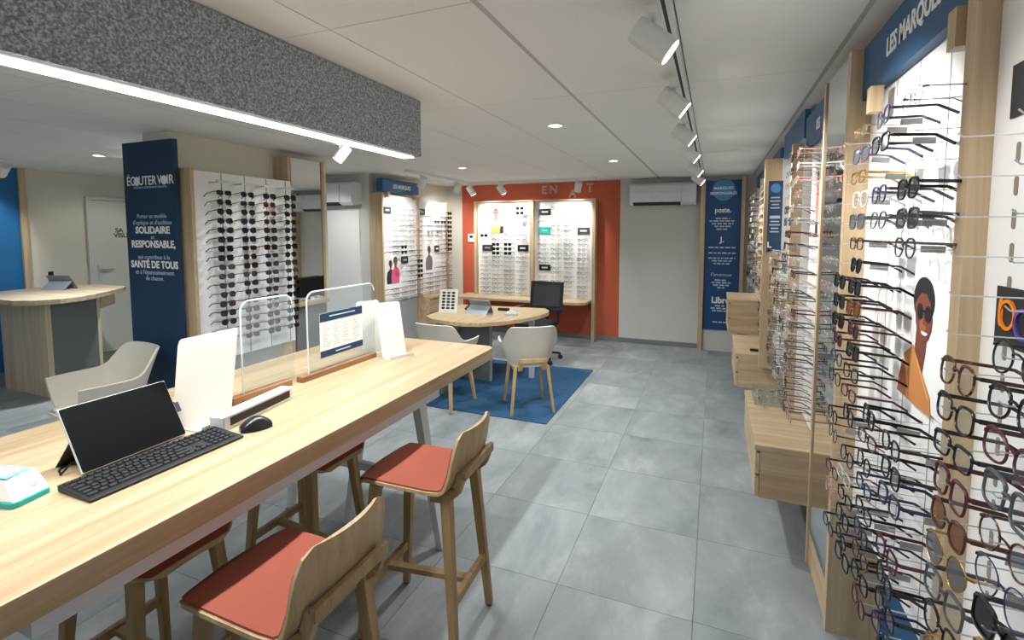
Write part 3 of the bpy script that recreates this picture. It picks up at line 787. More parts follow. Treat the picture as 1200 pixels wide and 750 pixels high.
# keyboard
kb = thing('keyboard', 'full-size black keyboard lying in front of the tablet', 'keyboard', (-1.615, .966, ZT), PI / 2 - .015)
obj('case', MB().add([(-.227, -.078, .002), (.227, -.078, .002), (.227, .078, .002), (-.227, .078, .002), (-.227, -.078, .009), (.227, -.078, .009), (.227, .078, .020), (-.227, .078, .020)],
    [(0, 3, 2, 1), (4, 5, 6, 7), (0, 1, 5, 4), (1, 2, 6, 5), (2, 3, 7, 6), (3, 0, 4, 7)]), 'keybody', kb, False, bevel=.003)
kz = lambda v: .009 + (v + .078) / .156 * .011
def keycap(u, v, w):
    m = MB(); d = .0155; z0, z1 = kz(v - d / 2), kz(v + d / 2); t = .0052; i = .0018
    m.add([(u - w / 2, v - d / 2, z0), (u + w / 2, v - d / 2, z0), (u + w / 2, v + d / 2, z1), (u - w / 2, v + d / 2, z1),
           (u - w / 2 + i, v - d / 2 + i, z0 + t), (u + w / 2 - i, v - d / 2 + i, z0 + t), (u + w / 2 - i, v + d / 2 - i, z1 + t), (u - w / 2 + i, v + d / 2 - i, z1 + t)],
          [(4, 5, 6, 7), (0, 1, 5, 4), (1, 2, 6, 5), (2, 3, 7, 6), (3, 0, 4, 7)]); obj('key', m, 'key', kb, False)
for r_ in range(6):
    v = .060 - r_ * .0212 - (.004 if r_ else 0)
    if r_ == 5:
        ws = [.024, .018, .018, .11, .018, .018, .018, .024]
    else: ws = [(.016, .016, .025, .028, .022)[r_]] + [.0162] * (14 if r_ == 0 else 12) + [(.016, .03, .022, .034, .042)[r_]]
    tot = sum(ws) + .0026 * (len(ws) - 1); u = -.219; k = .288 / tot
    for w in ws: keycap(u + w * k / 2, v, w * k); u += (w + .0026) * k
    for g0, n in ((.082, 3), (.142, 4)):
        if n == 3 and r_ in (3,): continue
        for q in range(n):
            if n == 3 and r_ == 4 and q != 1: continue
            keycap(g0 + q * .0192, v, .0165)
# mouse
ms = thing('computer_mouse', 'black computer mouse at the right end of the keyboard', 'mouse', (-1.565, 1.265, ZT), PI / 2 - .5)
rows = []
for i in range(9):
    a = i / 8; x = -.052 + .104 * a; w = .034 * (math.sin(PI * (.12 + .76 * a))) ** .55; h = .046 * (math.sin(PI * (.10 + .8 * a))) ** .8
    rows.append([(x, w * math.cos(PI * k / 10) * (1.08 if k in (0, 10) else 1), .002 + h * math.sin(PI * k / 10) ** .7) for k in range(11)])
mb = MB().grid(rows); mb.add([p for r_ in rows for p in (r_[0], r_[-1])], []); mb.add(rows[0], [tuple(range(11))]); mb.add(rows[-1], [tuple(range(11))])
obj('mouse_body', mb, mat('mouse_black', '101214', .3), ms, False, True)
obj('scroll_wheel', MB().cyl((.028, -.003, .030), (.028, .003, .030), .006, seg=12), 'dark', ms, False)
# payment terminal
pt = thing('payment_terminal', 'white and turquoise card payment terminal at the table edge', 'card reader', (-1.785, .672, ZT), .25)
obj('base_shell', MB().rbox(-.085, .085, -.047, .047, .0, .016, .014), 'teal', pt, False, bevel=.002)
mb = MB().add([(-.08, -.044, .016), (.08, -.044, .016), (.082, .044, .016), (-.08, .044, .016), (-.072, -.036, .066), (.05, -.034, .068), (.05, .036, .073), (-.072, .036, .073)],
    [(0, 3, 2, 1), (4, 5, 6, 7), (0, 1, 5, 4), (1, 2, 6, 5), (2, 3, 7, 6), (3, 0, 4, 7)])
obj('body', mb, mat('terminal_white', 'ebecec', .4), pt, False, bevel=.004)
obj('keypad_frame', MB().box(-.066, .044, -.030, .032, .0715, .0745), 'teal_light', pt, False)
obj('display', MB().box(-.055, .03, -.022, .022, .0747, .076), mat('display_grey', 'b9c6c9', .2), pt, False)
for i in range(3):
    q = MB(); r_ = .006 + .005 * i
    q.tube([(.0665 + .010 - .0003 * 0, r_ * math.cos(a), .040 + r_ * math.sin(a)) for a in [R(-40 + 10 * k) for k in range(9)]], .0007, 4)
    obj('contactless_mark', q, 'plate', pt, False)
# white leaning sheets
def leaning(name, label, cat, loc, rz, w, h, tilt, m, lip=True, shape=None):
    t = thing(name, label, cat, loc, rz); X = lean(0, 0, .003, 0, R(-tilt))
    obj('panel', MB().prism(shape or rrect(-w / 2, w / 2, 0, h, [0, .02, .02, 0]), -.002, .002, 'XZ').xf(X), m, t, False)
    if lip:
        obj('foot', MB().box(-w / 2, w / 2, -.085, .0, .0, .005), m, t, False)
        obj('front_lip', MB().box(-w / 2, w / 2, -.089, -.084, .0, .022), m, t, False)
    return t
leaning('document_stand', 'large translucent white document stand behind the tablet and scanner', 'stand', (-1.80, 1.265, ZT), PI / 2 + .06, .22, .315, 5, 'frost', True, [(-.155, 0), (.085, 0), (.155, .325), (.147, .33), (-.078, .33), (-.090, .324), (-.097, .310)])
sc_ = thing('document_scanner', 'slim white document scanner with a black front slot', 'scanner', (-1.70, 1.37, ZT), PI / 2 + .15)
obj('body', MB().prism([(-.032, 0), (.032, 0), (.032, .045), (.014, .058), (-.024, .058), (-.032, .053)], -.175, .175, 'YZ'), mat('scanner_white', 'dcdedf', .4), sc_, False, bevel=.002)
obj('feed_slot', MB().box(-.15, .165, -.0335, -.030, .014, .044), 'black', sc_, False)
obj('end_cap', MB().box(-.180, -.1755, -.03, .03, .003, .052), 'steel', sc_, False, bevel=.0015)
obj('end_cap', MB().box(.1755, .180, -.03, .03, .003, .052), 'steel', sc_, False, bevel=.0015)
# dividers: clear screens standing in timber bars
def divider(label, lw, y0, x0, y1, x1, ax, z1, ay0, ay1):
    d = thing('counter_screen', label, 'screen', ((x0 + x1) / 2, (y0 + y1) / 2, ZT))
    obj('timber_bar', MB().bar((x0, y0, ZT + .014), (x1, y1, ZT + .014), .045, .027, up=(0, 0, 1)), 'bar_wood', d, bevel=.0015)
    obj('clear_sheet', MB().prism(rrect(ay0, ay1, ZT + .02, z1, [0, .045, .045, 0], 8), ax - .003, ax + .003, 'YZ'), 'acrylic', d)
    pth = [(ax, u, v) for u, v in rrect(ay0, ay1, ZT + .02, z1, [0, .045, .045, 0], 8)]
    pth = pth[1:]                                           # up the far edge, over the top, down the near edge
    obj('sheet_edge', MB().tube(pth, .0042, 6), 'acrylic_edge', d)
    return d
divider('clear screen with rounded corners in a timber bar, nearer the scanner', '', 1.40, -1.878, 1.70, -1.872, -1.875, 1.35, 1.462, 1.735)
d2 = divider('clear screen with a printed notice on it, in a timber bar at mid table', '', 1.74, -1.845, 2.27, -1.835, -1.84, 1.352, 1.79, 2.29)
nt = thing('notice_sheet', 'printed notice with navy bands fixed to the clear screen on the table', 'notice', (-1.83, 2.02, 1.01))
AX = -1.8365
flat('sheet', rect(1.865, 2.18, 1.008, 1.235), '+X', AX, .0006, 'paper', nt)
flat('top_band', rect(1.865, 2.18, 1.192, 1.235), '+X', AX, .0019, 'totem_blue', nt)
flat('bottom_band', rect(1.865, 2.18, 1.008, 1.042), '+X', AX, .0019, 'totem_blue', nt)
rg = random.Random(8); q = MB()
for r_ in range(11):
    for c_ in range(4):
        u = 1.885 + c_ * .072; v = 1.175 - r_ * .0115; w = rg.uniform(.025, .06)
        q.box(AX + .0018, AX + .0022, u, u + w, v, v + .0035)
obj('printed_lines', q, mat('print_ink', 'b9b8b2', .7), nt, kind='stuff')
for u0, u1, v in ((1.93, 2.12, 1.212), (1.97, 2.08, 1.022)): obj('band_lettering', MB().box(AX + .0031, AX + .0035, u0, u1, v, v + .006), 'text_light', nt)
for i, (x, y, rz, l) in enumerate(((-1.885, 2.335, PI / 2 - .42, 'white translucent leaflet stand at the far end of the table, rear one'), (-1.735, 2.335, PI / 2 - .42, 'white translucent leaflet stand at the far end of the table, front one'))):
    leaning('leaflet_stand', l, 'stand', (x, y, ZT), rz, .15 if i == 0 else .155, .315, 13, 'frost', True)

# ================================================================== STOOLS
def make_stool(name, label):
    """front faces local -X; the back rises at +X"""
    t = thing(name, label, 'stool', (0, 0, 0), 0, None)
    prof = [(-.228, .632), (-.222, .643), (-.205, .653), (-.17, .659), (-.08, .660), (.02, .658), (.10, .657), (.155, .661), (.19, .675), (.212, .70), (.226, .74), (.236, .79), (.246, .84), (.254, .880), (.257, .897)]
    def sheet(off, marg, i0=0, i1=None):
        P = prof[i0:i1]; rows = []
        for i, (x, z) in enumerate(P):
            a = prof[max(i + i0 - 1, 0)]; b = prof[min(i + i0 + 1, len(prof) - 1)]
            tx, tz = b[0] - a[0], b[1] - a[1]; L = math.hypot(tx, tz); nx, nz = -tz / L, tx / L
            s = (x + .225) / .45
            w = .178 - .012 * max(0, i + i0 - 7) / 7
            w -= {0: .085, 1: .05, 2: .024, 3: .004}.get(i + i0, 0) + {len(prof) - 1: .05, len(prof) - 2: .018, len(prof) - 3: .004}.get(i + i0, 0)
            w -= marg; row = []
            for k in range(13):
                u = -1 + 2 * k / 12; dish = .006 * (u * u) if i + i0 > 2 else -.006 * u * u
                bend = .018 * u * u * min(1, (i + i0 - 7) / 2) if i + i0 > 7 else 0
                row.append((x + nx * (off + dish) - bend, w * u, z + nz * (off + dish)))
            rows.append(row)
        return rows
    obj('seat_shell', MB().grid(sheet(0, 0), -.012), 'stool_ply', t, False, True)
    obj('seat_pad', MB().grid(sheet(.0095, .008, 1, 13), -.009), 'seat_red', t, False, True)
    for sy in (1, -1):
        obj('leg', MB().bar((-.15, sy * .125, .640), (-.205, sy * .168, .006), .042, .036, .030, .026, (0, 1, 0)), 'stool_wood', t, False, bevel=.003)
        obj('leg', MB().bar((.165, sy * .125, .655), (.215, sy * .168, .006), .042, .036, .030, .026, (0, 1, 0)), 'stool_wood', t, False, bevel=.003)
        for x in (-.205, .215): obj('foot_pad', MB().cyl((x, sy * .168, 0), (x, sy * .168, .008), .013, seg=10), 'black', t, False)
        q = MB()
        for a, b in zip(((.10, .632), (.165, .638), (.212, .676)), ((.165, .638), (.212, .676), (.234, .742))): q.bar((a[0], sy * .128, a[1]), (b[0], sy * .128, b[1]), .034, .020, .034, .020, (0, 1, 0))
        obj('back_bracket', q, 'stool_wood', t, False)
    obj('back_rail', MB().box(.2335, .252, -.138, .138, .722, .758), 'stool_wood', t, False, bevel=.003)
    obj('seat_rail', MB().box(-.165, -.135, -.13, .13, .612, .636), 'stool_wood', t, False)
    obj('seat_rail', MB().box(.13, .16, -.13, .13, .615, .640), 'stool_wood', t, False)
    for x, z in ((-.189, .205), (.199, .235)): obj('stretcher', MB().box(x - .011, x + .011, -.152, .152, z - .018, z + .018), 'stool_wood', t, False, bevel=.002)
    obj('stretcher', MB().bar((-.185, 0, .205), (.195, 0, .235), .034, .022, up=(0, 0, 1)), 'stool_wood', t, False, bevel=.002)
    return t
st = make_stool('bar_stool', 'oak bar stool with a red seat nearest the camera, its curved back toward the aisle')
st.location = (-1.105, .965, 0); st.rotation_euler.z = .0
for x, y, rz, l in ((-1.095, 1.665, .05, 'oak bar stool with a red seat, second from the camera on the aisle side'),
                    (-1.775, 1.70, PI, 'oak bar stool tucked under the far side of the table, by the steel leg'),
                    (-1.77, 1.0, PI, 'oak bar stool tucked under the far side of the table, below the keyboard')):
    c = copy_tree(st); c.location = (x, y, 0); c.rotation_euler.z = rz; c['label'] = l
    if x < -1.5: c.scale = (1, 1, .945)
for o in bpy.data.objects:
    if o.get('category') == 'stool': o['group'] = 'oak bar stools around the table'

# ================================================================== SHELL ARMCHAIRS, DESK, OFFICE CHAIR
def make_armchair(label):
    """faces local +Y"""
    t = thing('armchair', label, 'chair', (0, 0, 0), 0, 'felt shell armchairs on timber legs')
    n = 33; A0, A1 = R(-28), R(208)          # sweep clockwise seen from above: right arm tip, round the back, left arm tip
    def ring(f):
        row = []
        for k in range(n):
            u = k / (n - 1); a = A0 + (A1 - A0) * u; c, s = math.cos(a), -math.sin(a)
            bk = max(0, min(1, (.5 - abs(u - .5)) * 2)); rise = 1 / (1 + math.exp(-(bk - .50) * 22))
            rx = .185 + (.285 - .185) * f ** .8; ry = .175 + (.255 - .175) * f ** .8
            top = .635 + .165 * rise; z = .425 + (top - .425) * f
            lean_ = .035 * rise * f * f
            e = 2 / 2.6
            x = math.copysign(abs(c) ** e, c) * rx; y = math.copysign(abs(s) ** e, s) * ry - lean_
            if u < .12 or u > .88:
                y += (.12 - min(u, 1 - u)) / .12 * .09 * (1 - .3 * f)
            row.append((x, y, z))
        return row
    obj('shell', MB().grid([ring(f) for f in (0, .12, .3, .5, .75, .93, 1)], .014), 'shell', t, False, True)
    base_ = ring(.0)
    seat = [[(x * f, y * f + (1 - f) * .02, .432 - .012 * (1 - f)) for x, y, z in base_] for f in (1, .8, .5, .2, .02)]
    front = MB().grid(seat, .012)
    obj('seat', MB().prism([(x * 1.01, y * 1.01) for x, y, z in base_][::-1] + [(-.17, .235), (.17, .235)][::1], .418, .436), 'shell', t, False)
    obj('seat_cushion', MB().rbox(-.16, .16, -.14, .22, .437, .452, .06), 'shell', t, False, bevel=.005)
    for sx in (1, -1):
        obj('leg', MB().bar((sx * .155, -.175, .43), (sx * .205, -.235, 0), .042, .030, .028, .024, (1, 0, 0)), 'chair_wood', t, False, bevel=.003)
        obj('leg', MB().bar((sx * .155, .15, .415), (sx * .20, .21, 0), .042, .030, .028, .024, (1, 0, 0)), 'chair_wood', t, False, bevel=.003)
        obj('side_rail', MB().bar((sx * .155, -.18, .405), (sx * .155, .16, .405), .028, .022), 'chair_wood', t, False)
        obj('bracket', MB().bar((sx * .115, -.205, .40), (sx * .115, -.245, .50), .040, .018, up=(0, 1, 0)), 'chair_wood', t, False)
    obj('bracket_rail', MB().bar((-.135, -.243, .492), (.135, -.243, .492), .022, .036), 'chair_wood', t, False, bevel=.003)
    return t
ac = make_armchair('beige felt armchair on the blue rug, nearest the aisle, seen from behind')
ac.location = (-1.60, 4.17, .0085); ac.rotation_euler.z = R(33); ac.scale = (.95, .95, 1)
c = copy_tree(ac); c.location = (-2.35, 3.97, .0085); c.rotation_euler.z = R(-4); c['label'] = 'beige felt armchair on the blue rug, half hidden by the timber table'
c = copy_tree(ac); c.location = (-3.93, 2.00, 0); c.rotation_euler.z = R(172); c.scale = (1.06, 1.06, 1.02); c['label'] = 'beige felt armchair behind the table, in front of the navy totem'
rug = tag(obj('rug', MB().box(-3.05, -1.30, 3.83, 5.56, 0, .008), 'rug'), 'square blue rug under the round-ended desk and the armchairs', 'rug')
rl = random.Random(4)
dk = thing('consulting_desk', 'round-ended timber desk on a grey panel base standing on the blue rug', 'desk', (-2.3, 4.8, .008))
ZD = .742
pts = [(-2.93, 5.28), (-2.87, 4.42)] + [(-2.72, 4.30), (-2.52, 4.235), (-2.32, 4.22), (-2.14, 4.265), (-1.98, 4.41), (-1.84, 4.62), (-1.755, 4.85), (-1.715, 5.10), (-1.745, 5.24), (-1.84, 5.38)]
obj('desktop', MB().prism(pts, ZD - .04, ZD), 'table_top', dk, bevel=.003)
obj('pedestal', MB().box(-2.90, -2.64, 4.66, 5.2, .0085, ZD - .041), 'wood' + 'Z', dk)
obj('grey_panel', MB().box(-2.639, -2.255, 4.72, 4.745, .0085, ZD - .041), 'grey_panel', dk)
obj('panel_edge', MB().box(-2.254, -2.236, 4.715, 4.75, .0085, ZD - .041), 'grey_light', dk)
obj('steel_leg', MB().box(-1.90, -1.85, 4.99, 5.04, .0085, ZD - .041), 'light_steel', dk)
def small_tablet(label, x, y, z, rz, w=.27, h=.17):
    t = thing('tablet_computer', label, 'tablet', (x, y, z), rz); X = lean(0, 0, .003, 0, R(-32))
    obj('tablet_body', MB().box(-w / 2, w / 2, -.005, .002, 0, h).xf(X), mat('tablet_grey', '8d9096', .4, .4), t, False, bevel=.0015)
    obj('screen', MB().box(-w / 2 + .006, w / 2 - .006, -.0065, -.0055, .006, h - .006).xf(X), 'screen', t, False)
    a = [X @ Vector((s * w / 2 * .98, .003, h * .58)) for s in (-1, 1)]; fz = h * .42
    obj('kickstand', MB().add([a[0], a[1], (w / 2 * .98, h * .88, 0), (-w / 2 * .98, h * .88, 0)] + [a[0] + Vector((0, .004, .002)), a[1] + Vector((0, .004, .002)), (w / 2 * .98, h * .88 + .005, 0), (-w / 2 * .98, h * .88 + .005, 0)],
        [(0, 1, 2, 3), (7, 6, 5, 4), (0, 4, 5, 1), (1, 5, 6, 2), (2, 6, 7, 3), (3, 7, 4, 0)]), mat('tablet_back', 'a3a7ae', .4, .3), t, False)
    lg = MB()
    for u, v in ((-.008, .0), (.001, .0), (-.008, .009), (.001, .009)): lg.box(u, u + .007, 0, .001, v, v + .007)
    m = Matrix.Translation(((a[0] + a[1]) / 2 + Vector((0, h * .88, 0))) / 1) if False else None
    return t
small_tablet('grey tablet standing on its kickstand on the round-ended desk', -2.40, 4.86, ZD, PI - .1)
fs = thing('frame_stand', 'white leaning panel with rows of dark lens samples on the desk', 'stand', (-2.735, 4.65, ZD), R(12))
X = lean(0, 0, .003, 0, R(-14))
obj('panel', MB().prism(rrect(-.105, .105, 0, .265, .01), -.003, .003, 'XZ').xf(X), 'paper', fs, False)
for r_ in range(6):
    for c_ in range(3):
        obj('lens_sample', MB().prism(ell(-.055 + c_ * .055, .055 + r_ * .034, .021, .013, 12), -.0065, -.0031, 'XZ').xf(X), ('black', 'plate', 'frame_brown', 'frame_grey')[(r_ * 2 + c_) % 4], fs, False)
obj('back_strut', MB().bar((0, .06, .16), (0, .12, 0), .05, .004, up=(0, 1, 0)), 'paper', fs, False)
ph = thing('desk_phone', 'black desk phone behind the white sample panel', 'phone', (-2.56, 4.86, ZD), .3)
obj('phone_base', MB().add([(-.06, -.05, 0), (.06, -.05, 0), (.06, .05, 0), (-.06, .05, 0), (-.06, -.05, .012), (.06, -.05, .012), (.06, .05, .04), (-.06, .05, .04)], [(0, 3, 2, 1), (4, 5, 6, 7), (0, 1, 5, 4), (1, 2, 6, 5), (2, 3, 7, 6), (3, 0, 4, 7)]), 'lamp_white', ph, False, bevel=.002)
obj('handset', MB().tube([(-.045, -.05, .035), (-.04, -.02, .05), (-.035, .03, .055), (-.03, .06, .052)], [.014, .010, .010, .014], 8), 'black', ph, False, True)
tag(obj('glasses_case', MB().rbox(-2.30, -2.16, 5.02, 5.07, ZD, ZD + .03, .02), 'black', bevel=.004), 'black glasses case lying on the round-ended desk behind the tablet', 'case')
tg = thing('measuring_tool', 'small pale grey measuring device lying on the desk right of the tablet', 'device', (-2.03, 4.80, ZD), .2)
obj('device_body', MB().rbox(-.07, .07, -.035, .035, .0, .022, .015), mat('device_grey', 'b4bac0', .4), tg, False, bevel=.003)
obj('device_arm', MB().tube([(-.05, 0, .03), (0, .01, .045), (.05, 0, .03)], .006, 6), 'light_steel', tg, False)
# office chair
oc = thing('office_chair', 'black mesh office chair on castors between the desk and the orange wall', 'chair', (-2.08, 5.78, 0), R(-6))
obj('seat', MB().rbox(-.235, .235, -.24, .22, .44, .50, .07), mat('seat_black', '1c1a20', .9), oc, False, bevel=.012)
q = MB(); X = lean(0, .24, .58, 0, R(-8))
for u0, u1, v0, v1 in ((-.235, -.195, 0, .41), (.195, .235, 0, .41), (-.195, .195, .36, .41), (-.195, .195, 0, .09)): q.box(u0, u1, -.014, .014, v0, v1)
obj('back_frame', q.xf(X), 'black', oc, False, bevel=.004)
obj('back_mesh', MB().box(-.194, .194, -.003, .003, .091, .359).xf(X), clear('mesh_fabric', '46484a', .72), oc, False)
obj('back_arm', MB().tube([(0, .10, .42), (0, .27, .44), (0, .30, .62)], .022, 8), 'black', oc, False)
for s in (1, -1): obj('armrest', MB().tube([(s * .22, .02, .46), (s * .275, .02, .50), (s * .275, .02, .655)], .014, 8).box(s * .275 - .035, s * .275 + .035, -.10, .14, .655, .68), 'black', oc, False)
obj('gas_column', MB().cyl((0, 0, .10), (0, 0, .44), .026), 'chrome', oc, False)
for k in range(5):
    a = R(90 + 72 * k + 20); e = (.30 * math.cos(a), .30 * math.sin(a), .075)
    lg = obj('base_arm', MB().bar((0, 0, .115), e, .045, .03, .03, .022), 'black', oc, False)
    obj('castor', MB().cyl((e[0] - .022 * math.sin(a), e[1] + .022 * math.cos(a), .028), (e[0] + .022 * math.sin(a), e[1] - .022 * math.cos(a), .028), .028, seg=14).cyl((e[0], e[1], .05), (e[0], e[1], .08), .008, seg=8), 'black', lg, False)

# ================================================================== LEFT SIDE
to = thing('totem_panel', 'tall navy totem with white French lettering beside the sunglasses wall', 'totem', (-3.97, 2.41, 0))
obj('totem_board', MB().box(-4.283, -3.70, 2.40, 2.436, 0, 2.326), 'totem_blue', to)
TX = -3.975
def tline(s, y, size, fit, bold=.001, m='text_white'): text(s, size, (TX, 2.3992, 1.65 - (y - 271.5) / 154), '-Y', to, m, bold, fit=fit, depth=.0006)
for s_, u_, w_ in (('ÉC', -.222, .095), ('UTER', -.028, .205), ('V', .113, .052), ('IR', .232, .078)): text(s_, .095, (TX + u_, 2.3992, 2.03), '-Y', to, 'text_white', .0012, fit=w_, depth=.0006)
tline('OPTIQUE & AUDITION MUTUALISTES', 220.5, .022, .38, 0, 'text_light')
for u in (-.151, .166): flat('logo_disc', ell(TX + u, 2.030, .034, .034, 20), '-Y', 2.40, .0012, 'text_white', to)
for s, y, z, w, b in (('Porter un modèle', 254, .048, .34, 0), ("d'optique et d'audition", 261.5, .048, .45, 0), ('SOLIDAIRE', 270.5, .072, .40, .0028), ('et', 278.5, .042, .04, 0),
                      ('RESPONSABLE,', 287, .075, .51, .0028), ('qui contribue à la', 302, .046, .37, 0), ('SANTÉ DE TOUS', 311, .075, .55, .0028), ("et à l'épanouissement", 320, .048, .45, 0), ('de chacun.', 327, .048, .21, 0)):
    tline(s, y, z, w, b, 'text_white' if b else 'text_light')
sd = thing('sunglasses_display', 'white wall board filled with dark sunglasses, in a timber frame beside the totem', 'display', (-3.7, 2.9, 0))
obj('side_panel', MB().box(-3.839, -3.60, 2.45, 2.476, 0, 2.12), 'wood' + 'Z', sd)
obj('board', MB().box(-3.839, -3.625, 2.477, 3.385, .635, 2.105), 'board', sd)
obj('grey_base', MB().box(-3.839, -3.64, 2.477, 3.25, 0, .634), 'grey_light', sd)
obj('timber_base', MB().box(-3.839, -3.638, 3.251, 3.385, 0, .634), 'wood' + 'Z', sd)
colsS = [2.61, 2.815, 3.02, 3.225]; rowsS = [1.94 - .0705 * k for k in range(17)]
q = MB(); h_ = MB()
for y in colsS:
    q.box(-3.627, -3.622, y + .10 - .004, y + .10 + .004, .64, 2.10)
    h_.box(-3.625, -3.47, y - .003, y + .003, 2.02, 2.03).box(-3.478, -3.47, y - .05, y + .05, 2.015, 2.035)
obj('rails', q, 'groove', sd, kind='stuff'); obj('top_hooks', h_, 'rod', sd, kind='stuff')
pegs(sd, [(-3.625, y, z) for y in colsS for z in rowsS], '+X', .15, .0025)
rg = random.Random(17); cn = ['first', 'second', 'third', 'fourth']
for ci, y in enumerate(colsS):
    for k, z in enumerate(rowsS):
        stl = rg.choice(['square', 'square', 'panto', 'cat-eye', 'rectangular'])
        co = rg.choice(['black', 'black', 'black', 'black', 'brown', 'navy', 'tortoiseshell'])
        if (ci, k) == (2, 1): co = 'red'
        put_glasses(stl, co, 'lens_dark', (-3.47, y + rg.uniform(-.006, .006), z), PI / 2 + rg.uniform(-.05, .05), f'{ORD[k]} row of the {cn[ci]} column from the navy totem', 'sunglasses on the left wall board', False, tilt=-.12)
m_l = thing('mirror_cabinet', 'mirror in a pale timber frame beside the sunglasses wall, above a grey base', 'mirror', (-3.75, 3.6, 0))
obj('side_panel', MB().box(-3.839, -3.66, 3.387, 3.417, 0, 2.335), 'wood' + 'Z', m_l)
obj('side_panel', MB().box(-3.839, -3.655, 3.797, 3.825, 0, 2.335), 'wood' + 'Z', m_l)
obj('mirror_glass', MB().box(-.003, .003, -.187, .187, .985, 2.33).xf(Matrix.Translation((-3.663, 3.6075, 0)) @ Matrix.Rotation(R(1.4), 4, 'Z')), 'mirror', m_l)
obj('back_board', MB().box(-3.839, -3.672, 3.419, 3.796, .985, 2.33), 'wood' + 'Z', m_l)
obj('ledge', MB().box(-3.839, -3.60, 3.419, 3.796, .94, .984), 'wood' + 'Y', m_l)
obj('grey_base', MB().box(-3.839, -3.64, 3.419, 3.796, 0, .939), 'grey_panel', m_l)
mo = thing('monitor', 'small black monitor standing on the ledge of the left mirror', 'monitor', (-3.63, 3.61, .984), PI / 2)
obj('monitor_body', MB().box(-.15, .15, -.006, .012, .035, .225), 'black', mo, False, bevel=.002)
obj('screen', MB().box(-.142, .142, -.0075, -.0062, .045, .218), 'screen', mo, False)
obj('monitor_foot', MB().box(-.09, .09, -.02, .025, 0, .008).box(-.02, .02, .0, .010, .008, .04), 'lamp_white', mo, False)
def aircon(label, x0, x1, yw, z0, z1):
    t = thing('air_conditioner', label, 'air conditioner', ((x0 + x1) / 2, yw, z0)); h = z1 - z0
    obj('housing', MB().prism([(yw, z0 + .02), (yw - .15, z0), (yw - .205, z0 + .04), (yw - .215, z0 + h * .55), (yw - .20, z1 - .03), (yw - .17, z1), (yw, z1)][::-1], x0, x1, 'YZ'), mat('ac_white', 'd9dbdd', .4), t, bevel=.004)
    obj('air_outlet', MB().add([(x0 + .05, yw - .157, z0 - .001), (x1 - .20, yw - .157, z0 - .001), (x1 - .20, yw - .2085, z0 + .038), (x0 + .05, yw - .2085, z0 + .038),
        (x0 + .05, yw - .150, z0 + .004), (x1 - .20, yw - .150, z0 + .004), (x1 - .20, yw - .2045, z0 + .042), (x0 + .05, yw - .2045, z0 + .042)], [(0, 1, 2, 3), (7, 6, 5, 4), (0, 4, 5, 1), (1, 5, 6, 2), (2, 6, 7, 3), (3, 7, 4, 0)]), 'dark', t)
    obj('seam', MB().box(x1 - .19, x1 - .186, yw - .217, yw - .20, z0 + .045, z1 - .035), 'groove', t)
    obj('badge', MB().box((x0 + x1) / 2 - .11, (x0 + x1) / 2 - .05, yw - .2165, yw - .212, z0 + h * .53, z0 + h * .57), 'white', t)
    return t
aircon('white wall air conditioner above the blank panel on the back wall', -1.135, -.245, YB - .018, 2.012, 2.315)
aircon('white wall air conditioner in the niche between the left mirror and the blue sign', -5.15, -4.33, 5.20, 1.985, 2.285)
tag(obj('wall_panel', MB().box(-5.3, -4.36, 5.165, 5.199, .02, 1.925), 'white'), 'blank pale panel under the niche air conditioner on the left', 'panel')
# left display bays
def bay_left(label, y0, y1, z0, z1, end):
    t = thing('eyewear_display', label, 'display', (-4.1, (y0 + y1) / 2, 0))
    obj('board', MB().box(-4.219, -4.05, y0, y1, z0, z1), 'board', t)
    obj('post', MB().box(-4.219, -4.03, y1 + .001, y1 + end, 0, z1 + .02), 'wood' + 'Z', t)
    return t
la = bay_left('left wall eyewear board below the small blue LES MARQUES sign', 5.235, 6.03, .70, 2.13, .05)
obj('side_panel', MB().box(-4.219, -4.02, 5.205, 5.234, 0, 2.15), 'wood' + 'Z', la)
obj('grey_base', MB().box(-4.219, -4.06, 5.235, 6.03, 0, .699), 'grey_light', la)
lb = bay_left('left wall eyewear board beside the back corner, with the poster of the man in grey', 6.082, 6.86, .70, 2.10, .03)
du = thing('drawer_unit', 'low timber drawer unit under the left corner eyewear board', 'drawers', (-4.1, 6.45, 0))
obj('carcass', MB().box(-4.219, -3.90, 6.085, 6.855, .006, .66), 'wood' + 'Y', du)
obj('top', MB().box(-4.219, -3.86, 6.083, 6.857, .661, .695), 'wood' + 'Y', du)
for i in range(3): obj('drawer', MB().box(-3.899, -3.88, 6.09, 6.85, .02 + .215 * i, .225 + .215 * i), 'wood' + 'Y', du)
s3 = thing('shop_sign', 'small blue LES MARQUES sign on the left wall board', 'sign', (-4.1, 5.6, 2.17))
obj('sign_board', MB().box(-4.10, -4.0, 5.20, 6.02, 2.17, 2.335), 'sign_blue', s3)
text('LES MARQUES', .075, (-3.9992, 5.62, 2.245), '+X', s3, 'text_white', .0012, fit=.40)
for y in (5.30, 5.92): obj('wooden_bracket', MB().box(-4.048, -3.99, y, y + .04, 2.10, 2.169), 'wood' + 'Z', s3)
rg = random.Random(41)
EYEN = lambda: sum(1 for o in bpy.data.objects if o.get('category') == 'eyeglasses')
